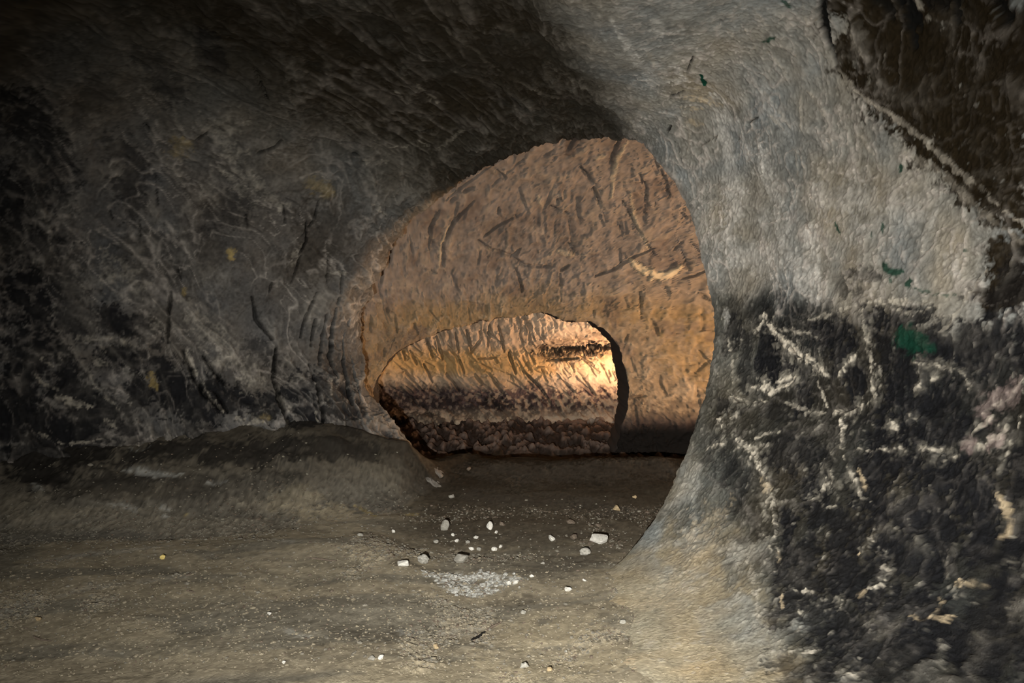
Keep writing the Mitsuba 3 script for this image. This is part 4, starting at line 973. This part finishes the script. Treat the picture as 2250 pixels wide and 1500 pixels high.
def gouges(uv, seed, n, ur, vr, slant, length, width):
    """short pick strokes, each a groove steep on one side and easing out on the other; 0 to about 1 deep"""
    g = np.random.default_rng(seed)
    pts, nor, dep = [], [], []
    for _ in range(n):
        u, v, L = g.uniform(*ur), g.uniform(*vr), g.uniform(*length)
        a = slant(u, v) + g.normal() * 0.22
        d = np.array([math.sin(a), -math.cos(a)])
        t = np.linspace(-0.5, 0.5, max(6, int(L / 0.004)))
        bow = g.normal() * 0.12 * L
        p = np.array([u, v]) + t[:, None] * L * d + ((t * t - 0.08) * bow)[:, None] * np.array([d[1], -d[0]])
        pts.append(p)
        nor.append(np.tile([d[1], -d[0]], (len(t), 1)) * (1 if g.random() < 0.75 else -1))
        dep.append(g.uniform(0.35, 1.0) * np.sqrt(np.clip(1 - (2 * t)**2, 0, 1)))
    pts, nor, dep = np.vstack(pts), np.vstack(nor), np.concatenate(dep)
    q = uv + 0.010 * (np.stack([vn(np.c_[uv * 18, uv[:, :1] * 0], 1, seed), vn(np.c_[uv * 18, uv[:, :1] * 0], 1, seed + 1)], 1) - 0.5)
    d, i = cKDTree(pts).query(q, distance_upper_bound=width * 5, workers=-1)
    ok = np.isfinite(d)
    i = np.where(ok, i, 0)
    s = ((q - pts[i]) * nor[i]).sum(1)
    prof = np.where(s < 0, np.exp(s / (0.32 * width)), np.exp(-s / (1.7 * width)))
    prof *= ss(1.0, 0.6, np.where(ok, d, 9) / (width * 5))
    return np.where(ok, prof * dep[i], 0)


# ------------------------------------------------------------------ back wall of the second chamber, with the low doorway
P, qz, ne = back_base(1000, 330)
n_, m_ = P.shape[:2]
V = P.reshape(-1, 3)
F = grid_faces(n_, m_)
N = normals(V, F)
k = n_ // 4 * m_ + m_ // 2
if N[k] @ (C(0.5, 4, 1) - V[k]) < 0:
    F, N = F[:, ::-1], -N
Q = np.concatenate([np.repeat(qz[:, :1], ne, 1), qz], 1).reshape(-1, 2)
face = np.tile(np.arange(m_) >= ne, n_).astype(float)
M = Marks(V, FEAT)
soot, pale, crack, ochre = M('soot'), M('pale', 0.5), M('crack', 0.6, True), M('ochre', 0.8)
edge = np.tile(np.concatenate([np.zeros(ne), ss(0, 0.05, np.linspace(0, 1, m_ - ne))]), n_)
tool = cuts_relief(Q[:, 0], Q[:, 1], 0.085, 0.25, 41)
go = gouges(Q, 43, 170, (-1.2, 1.8), (-0.1, 2.6), lambda u, v: 0.25 + 0.5 * ss(0.9, 1.8, v) * (u - 0.2), (0.05, 0.24), 0.009)
mid, fine, speck = fb(V, 9, 4, 22), fb(V, 36, 3, 23), vn(V, 100, 24)
web = ridge(warp(V, 0.10, 6, 27), 7, 3, 26)
h = 0.06 * (fb(V, 2.5, 3, 21) - 0.5) + 0.035 * (mid - 0.5) + 0.016 * (fine - 0.5) + 0.005 * (speck - 0.5)
h += edge * (-0.034 * go + 0.012 * tool * ss(0.35, 0.6, fb(V, 3.3, 2, 29)) + 0.012 * ss(0.6, 0.9, web) - 0.030 * crack + 0.020 * pale)
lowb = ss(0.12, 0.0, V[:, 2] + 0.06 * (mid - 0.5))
h += lowb * 0.03 * (fb(V, 18, 3, 28) - 0.5)
V2 = V + N * h[:, None]
och = ss(0.98, 0.72, V[:, 2] + 0.25 * (fb(V, 2.5, 3, 33) - 0.5))
col = np.tile(C(.200, .170, .152), (len(V), 1))
col = mixc(col, C(.215, .155, .085), np.clip(0.55 * och + 0.5 * ochre, 0, 1))
col *= (0.62 + 0.38 * mid + 0.25 * fb(V, 2.2, 3, 34) + 0.22 * (fine - 0.4))[:, None]
thread = ridge(warp(V, 0.08, 8, 37), (13, 13, 9), 3, 36)
h2 = 0.010 * ss(0.80, 0.97, thread) * edge
V2 = V2 + N * h2[:, None]
col = mixc(col, C(.36, .30, .23), 0.30 * ss(0.72, 0.95, web) + 0.45 * ss(0.84, 0.97, thread) * ss(0.45, 0.6, fb(V, 3.5, 3, 39)))
col = mixc(col, C(.11, .085, .075), 0.55 * ss(0.60, 0.74, fb(V, 6, 4, 40)))
col *= (0.8 + 0.5 * (fine - 0.1) * 0.9)[:, None]
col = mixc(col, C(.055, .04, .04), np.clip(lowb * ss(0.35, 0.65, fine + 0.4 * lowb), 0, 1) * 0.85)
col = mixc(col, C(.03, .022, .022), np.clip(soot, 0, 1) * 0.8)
col = mixc(col, C(.012, .010, .009), ss(0.05, -0.06, V[:, 2] + 0.05 * (mid - 0.5)) * face)  # shadow along the foot of the wall, put into the colour
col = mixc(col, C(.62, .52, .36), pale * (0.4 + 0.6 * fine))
col = mixc(col, C(.035, .03, .028), 1 - face)  # unlit doorway reveal, its shade painted as a dark colour
col *= (1 - 0.2 * crack)[:, None]
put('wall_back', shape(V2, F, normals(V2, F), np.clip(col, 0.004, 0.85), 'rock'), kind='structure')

# ------------------------------------------------------------------ far wall seen through the doorway
P, q_, z_ = far_base(560, 270)
V = P.reshape(-1, 3)
F = grid_faces(*P.shape[:2])
N = normals(V, F)
if N[len(N) // 2][1] > 0:
    F, N = F[:, ::-1], -N
M = Marks(V, FEAT)
soot, pale, crack, ochre = M('soot'), M('pale'), M('crack', 0.6, True), M('ochre', 0.8)
u_, v_ = q_.ravel(), z_.ravel()
slant = 0.30 + 0.5 * ss(0.45, 0.2, v_)
tool = cuts_relief(u_, v_ * 1.0, 0.105, 0.35, 51, 2.0) * ss(0.40, 0.55, v_) + cuts_relief(u_, v_, 0.085, 0.85, 55, 2.0) * ss(0.5, 0.38, v_)
mid, fine, speck = fb(V, 10, 4, 52), fb(V, 36, 3, 53), vn(V, 90, 54)
rough = ss(0.12, -0.02, v_)
h = 0.05 * (fb(V, 2.5, 3, 50) - 0.5) + 0.03 * (mid - 0.5) + 0.012 * (fine - 0.5) + 0.004 * (speck - 0.5)
go = gouges(np.stack([u_, v_], 1), 57, 300, (-1.3, 1.1), (-0.15, 1.0), lambda u, v: 0.25 + 0.55 * ss(0.5, 0.3, v), (0.06, 0.20), 0.013)
h += 0.020 * tool - 0.045 * go - 0.05 * crack + rough * 0.05 * (fb(V, 15, 3, 56) - 0.5)
h += -0.07 * ss(0.05, 0.0, np.abs(v_ - 0.40 - 0.06 * (u_ - 0.5) - 0.10 * (mid - 0.5))) * ss(0.1, 0.5, u_) * ss(0.35, 0.55, fine) + 0.06 * ss(0.40, 0.52, v_) * ss(0.0, 0.3, u_)
V2 = V + N * h[:, None]
col = np.tile(C(.44, .345, .26), (len(V), 1))
col = mixc(col, C(.46, .30, .13), np.clip(0.55 * ss(0.45, 0.35, v_) * ss(0.12, 0.22, v_) + 0.45 * ochre, 0, 1))
col *= (0.60 + 0.45 * mid + 0.3 * (fine - 0.4))[:, None]
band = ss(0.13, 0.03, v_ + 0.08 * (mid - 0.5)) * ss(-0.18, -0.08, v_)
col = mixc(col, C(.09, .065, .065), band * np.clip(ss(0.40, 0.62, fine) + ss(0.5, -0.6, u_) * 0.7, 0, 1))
col = mixc(col, C(.02, .015, .015), np.clip(soot * ss(0.34, 0.56, 0.6 * fine + 0.4 * mid), 0, 1) * 0.92)
col = mixc(col, C(.60, .52, .42), pale * 0.7)
col *= (1 - 0.3 * crack)[:, None]
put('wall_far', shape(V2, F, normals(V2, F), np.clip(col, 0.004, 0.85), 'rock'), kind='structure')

# ------------------------------------------------------------------ floor
xs = np.unique(np.concatenate([np.linspace(-4.5, -2.6, 40), np.linspace(-2.6, 1.6, 580), np.linspace(1.6, 4.5, 40)]))
ys = np.unique(np.concatenate([np.linspace(-2.5, 2.5, 60), 1 / np.linspace(1 / 2.5, 1 / 6.0, 300), np.linspace(6.0, 7.6, 130), np.linspace(7.6, 8.2, 12)]))
X, Y = np.meshgrid(xs, ys, indexing='ij')
V = np.stack([X, Y, floor_z(X, Y)], -1).reshape(-1, 3)
F = grid_faces(len(xs), len(ys))
x, y, z = V.T
M = Marks(V, FEAT)
tan_, damp, pale, yellow, fsoot = M('tan'), M('damp'), M('pale', 1.3), M('yellow'), M('soot')
mid, fine, speck, big = fb(V, 7, 4, 31), fb(V, 40, 3, 32), vn(V, 105, 33), fb(V, 2.0, 3, 34)
streaky = fb(np.stack([x * 1.6 + 0.8 * y, (y - 0.12 * x) * 9, z * 0], 1) + 1.2 * (vn(V, 3, 36)[:, None] - 0.5), 1.0, 4, 35)
grav = np.clip(ss(0.56, 0.66, fb(V, 3.0, 3, 37)) + pale + 0.6 * ss(-0.05, 0.10, y - np.interp(x, _bx, _by)) * ss(0.55, 0.3, y - np.interp(x, _bx, _by)), 0, 1) * ss(6.4, 6.0, y)
bank = ss(0.15, 0.55, y - np.interp(x, _bx, _by)) * ss(-0.2, -0.6, x)
far_ = ss(6.2, 6.5, y)
rip = fb(np.stack([x * 20, y * 11, z * 0], 1), 1.0, 3, 38)
V[:, 2] += 0.012 * (fine - 0.5) * (0.4 + 1.2 * grav) + 0.007 * (speck - 0.5) * (0.4 + grav) + 0.012 * (mid - 0.5) + far_ * 0.15 * (rip - 0.5) + bank * 0.05 * (fb(V, 9, 3, 39) - 0.5)
N = normals(V, F)
if N[len(N) // 2][2] < 0:
    F, N = F[:, ::-1], -N
col = np.tile(C(.315, .275, .205), (len(V), 1))
col = mixc(col, C(.17, .16, .135), ss(0.45, 0.65, streaky) * 0.7)
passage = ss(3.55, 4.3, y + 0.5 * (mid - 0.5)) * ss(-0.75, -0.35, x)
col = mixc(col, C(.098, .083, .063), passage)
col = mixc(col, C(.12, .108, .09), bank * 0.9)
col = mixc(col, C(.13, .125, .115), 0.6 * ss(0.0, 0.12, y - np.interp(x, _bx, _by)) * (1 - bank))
col = mixc(col, C(.032, .026, .019), ss(4.2, 5.4, y + 0.6 * (mid - 0.5)))      # damp dark soil, with the shade of the passage painted in too
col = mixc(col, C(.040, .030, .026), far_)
col = mixc(col, C(.15, .115, .10), far_ * ss(0.54, 0.64, rip))
col *= (0.66 + 0.35 * big + 0.3 * mid)[:, None]
col = mixc(col, C(.36, .31, .22), tan_)
col = mixc(col, C(.075, .066, .055), np.clip(damp * (0.6 + 0.6 * mid), 0, 1) * 0.85)
col = mixc(col, C(.015, .014, .014), fsoot * bank)
col = mixc(col, C(.40, .405, .39), np.clip(pale * (0.4 + 0.9 * fine), 0, 1))
col = mixc(col, C(.42, .33, .14), yellow)
col *= (0.56 + 0.6 * fine + 0.8 * (speck - 0.42) * (0.5 + 0.8 * grav))[:, None]
FLOOR_Z, GRAVEL, WHITE = V[:, 2].reshape(X.shape), np.clip(grav * (1 - 0.75 * bank), 0, 1) * ss(5.2, 4.2, y), pale
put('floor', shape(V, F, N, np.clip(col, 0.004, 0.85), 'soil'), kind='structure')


# ------------------------------------------------------------------ the lamps behind the walls (an open pot with a bulb)
scene['pot_metal'] = {'type': 'twosided', 'bsdf': {'type': 'roughconductor', 'material': 'none', 'alpha': 0.4, 'specular_reflectance': {'type': 'rgb', 'value': [.05, .05, .05]}}}


def lathe(profile, sides=40):
    p = np.asarray(profile, float)
    a = np.linspace(0, 2 * np.pi, sides, endpoint=False)
    v = np.stack([p[:, None, 0] * np.cos(a), p[:, None, 0] * np.sin(a), np.tile(p[:, None, 1], (1, sides))], -1).reshape(-1, 3)
    i, j = np.meshgrid(np.arange(len(p) - 1), np.arange(sides), indexing='ij')
    q = np.stack([i * sides + j, i * sides + (j + 1) % sides, (i + 1) * sides + (j + 1) % sides, (i + 1) * sides + j], -1).reshape(-1, 4)
    return trimesh.Trimesh(v, np.vstack([q[:, [0, 1, 2]], q[:, [0, 2, 3]]]), process=False)


def lamp(key, pos, rgb, power, bulb, radius, depth, label):
    m = lathe([(0.001, -depth), (radius * 0.8, -depth), (radius, 0.0), (radius - 0.006, 0.0), (radius * 0.78, -depth + 0.006), (0.001, -depth + 0.006)])
    m.apply_translation(pos)
    put(key + '__housing', mikit.ply(m, 'pot_metal', 30))
    s = trimesh.creation.icosphere(2, bulb)
    s.apply_translation(pos)
    e = np.array(rgb) * power / (math.pi * bulb**2)      # power: radiant intensity
    put(key + '__bulb', {**mikit.ply(s, 'pot_metal', True), 'emitter': {'type': 'area', 'radiance': {'type': 'rgb', 'value': e.tolist()}}})
    labels[key] = {'label': label, 'category': 'lamp'}


lamp('pot_lamp', radius=0.30, depth=0.12, label='dark open pot lamp on the floor behind the right rock wall', **POT_LAMP)
lamp('pot_lamp_001', radius=0.06, depth=0.12, label='small dark pot lamp on the floor behind the doorway jamb', **GRAZE_LAMP)

# ------------------------------------------------------------------ loose stones, twigs and grit on the floor
floor_at = RegularGridInterpolator((xs, ys), FLOOR_Z, bounds_error=False, fill_value=0.0)
TONES = {'white': (.62, .61, .57), 'grey': (.30, .29, .26), 'rough': (.34, .33, .30), 'tan': (.40, .31, .19), 'brown': (.15, .12, .095), 'yellow': (.75, .60, .22), 'black': (.012, .011, .01), 'gravel': (.20, .185, .155), 'rubble': (.40, .40, .38), 'grain': (.28, .245, .185)}


def flecked(c, amount):
    def fn(p, n, uv):
        t = dfbm(p.x * 160, p.y * 160, p.z * 160, 3)
        return mi.Color3f(*c) * (1 - amount + 2 * amount * t)
    return fn


for name, c in TONES.items():
    scene['stone_' + name] = {'type': 'principled', 'base_color': proc(flecked(c, 0.35 if name != 'rough' else 0.6)), 'roughness': 0.8, 'specular': 0.3}


def pebble(rng, w, h, rough):
    """an angular stone: the hull of points on a squashed ball, its faces finely worn"""
    p = rng.normal(size=(16 if not rough else 26, 3))
    p /= np.linalg.norm(p, axis=1, keepdims=True)
    p *= (0.88 + 0.24 * rng.random((len(p), 1)))
    m = trimesh.convex.convex_hull(p)
    m = m.subdivide().subdivide()
    v = m.vertices
    v = trimesh.smoothing.filter_taubin(m, iterations=4).vertices
    n = v / np.linalg.norm(v, axis=1, keepdims=True)
    v = v + n * ((fb(v + 10 * rng.random(), 2.2, 3, 5) - 0.5) * (0.55 if rough else 0.16))[:, None]
    lo, hi = v.min(0), v.max(0)
    v = (v - (lo + hi) / 2) / (hi - lo)
    m.vertices = v * [w, w * (0.62 + 0.25 * rng.random()), h]
    return m


rng = np.random.default_rng(11)
for k, (sx, sy, w, hgt, tone, text) in enumerate(STONES):
    m = pebble(rng, w, hgt * 1.05, tone == 'rough')
    m.apply_transform(trimesh.transformations.euler_matrix(rng.normal() * 0.10, rng.normal() * 0.10, rng.normal() * 0.35))
    v = m.vertices
    low = v[:, 2] < np.quantile(v[:, 2], 0.35)
    m.apply_translation([sx, sy, float(np.mean(floor_at((v[low, 0] + sx, v[low, 1] + sy)))) - v[:, 2].min() - 0.10 * hgt])
    put('stone' + ('_%03d' % k if k else ''), mikit.ply(m, 'stone_' + tone, 32), text, 'stone', 'loose stones on the passage floor')


def rod(pts, radii, sides=10):
    p = np.asarray(pts, float)
    t = np.gradient(p, axis=0)
    t /= np.linalg.norm(t, axis=1, keepdims=True)
    a = np.cross(t, [0, 0, 1.0])
    a /= np.linalg.norm(a, axis=1, keepdims=True)
    b, g = np.cross(t, a), np.linspace(0, 2 * np.pi, sides, endpoint=False)
    r = np.asarray(radii)[:, None, None]
    v = (p[:, None] + r * (np.cos(g)[None, :, None] * a[:, None] + np.sin(g)[None, :, None] * b[:, None])).reshape(-1, 3)
    i, j = np.meshgrid(np.arange(len(p) - 1), np.arange(sides), indexing='ij')
    q = np.stack([i * sides + j, i * sides + (j + 1) % sides, (i + 1) * sides + (j + 1) % sides, (i + 1) * sides + j], -1).reshape(-1, 4)
    f = np.vstack([q[:, [0, 1, 2]], q[:, [0, 2, 3]]])
    caps = []
    for s0, rev in ((0, True), ((len(p) - 1) * sides, False)):
        for j in range(1, sides - 1):
            c = [s0, s0 + j, s0 + j + 1]
            caps.append(c[::-1] if rev else c)
    m = trimesh.Trimesh(v, np.vstack([f, caps]), process=False)
    trimesh.repair.fix_normals(m)
    return m


for k, (line, w, tone, text) in enumerate(TWIGS):
    q = np.array(line, float)
    s = np.linspace(0, len(q) - 1, 26)
    px_ = np.interp(s, np.arange(len(q)), q[:, 0]) + 0.004 * (rng.random(26) - 0.5)
    py_ = np.interp(s, np.arange(len(q)), q[:, 1]) + 0.004 * (rng.random(26) - 0.5)
    e = np.linspace(0, 1, 26)
    r = w * 0.5 * (0.55 + 0.45 * np.sin(np.pi * np.clip(e * 1.05, 0, 1))) * (0.85 + 0.3 * rng.random(26))
    zz = floor_at((px_, py_))
    zz = np.convolve(np.pad(zz, 4, mode='edge'), np.ones(9) / 9, 'valid')
    put('twig' + ('_%03d' % k if k else ''), mikit.ply(rod(np.stack([px_, py_, zz + w * 0.35], 1), r), 'stone_' + tone, 40), text, 'twig', 'twigs on the passage floor')


def grit(rng, xy, size):
    """many grains as one mesh"""
    base = trimesh.creation.icosahedron()
    n = len(xy)
    v = base.vertices[None] * (0.7 + 0.6 * rng.random((n, len(base.vertices), 1))) * (size * np.exp(rng.normal(size=n) * 0.35))[:, None, None] * np.array([1, 0.8, 0.62])
    a = rng.random(n) * 6.283
    c, s_ = np.cos(a)[:, None], np.sin(a)[:, None]
    v = np.stack([v[..., 0] * c - v[..., 1] * s_, v[..., 0] * s_ + v[..., 1] * c, v[..., 2]], -1)
    v += np.stack([xy[:, 0], xy[:, 1], floor_at((xy[:, 0], xy[:, 1])) + size * 0.2], 1)[:, None]
    f = base.faces[None] + (np.arange(n) * len(base.vertices))[:, None, None]
    return trimesh.Trimesh(v.reshape(-1, 3), f.reshape(-1, 3), process=False)


Gx, Gy = np.meshgrid(xs, ys, indexing='ij')


def scatter(rng, n, weight, x0, x1, y0, y1):
    q = np.stack([x0 + (x1 - x0) * rng.random(n * 12), y0 + (y1 - y0) * rng.random(n * 12)], 1)
    wt = RegularGridInterpolator((xs, ys), weight.reshape(Gx.shape))(q)
    return q[rng.random(len(q)) < wt][:n]


put('floor__gravel', mikit.ply(grit(rng, scatter(rng, 6000, np.clip((0.07 + 0.5 * GRAVEL) * ss(5.0, 3.6, np.tile(ys, len(xs))), 0, 1), -2.4, 1.0, 2.7, 5.6), 0.0042), 'stone_gravel'), 'fine grey gravel strewn over the passage floor', kind='stuff')
put('floor__rubble', mikit.ply(grit(rng, scatter(rng, 520, np.clip(WHITE, 0, 1) * 0.5, -0.6, 0.2, 3.2, 3.9), 0.0060), 'stone_rubble'), 'small white rubble heaped in the pale patch at the centre of the floor', kind='stuff')
put('floor__crumbs', mikit.ply(grit(rng, scatter(rng, 2600, np.clip(0.04 + 0.5 * GRAVEL, 0, 1), -2.0, 0.9, 2.7, 4.6), 0.0040), 'stone_brown'), 'dark brown crumbs of earth scattered over the floor', kind='stuff')
put('floor__grains', mikit.ply(grit(rng, scatter(rng, 7000, np.clip((0.10 + 0.4 * GRAVEL) * ss(4.0, 3.1, np.tile(ys, len(xs))), 0, 1), -2.0, 0.9, 2.65, 4.0), 0.0036), 'stone_grain'), 'tan sand grains and grit over the near floor', kind='stuff')
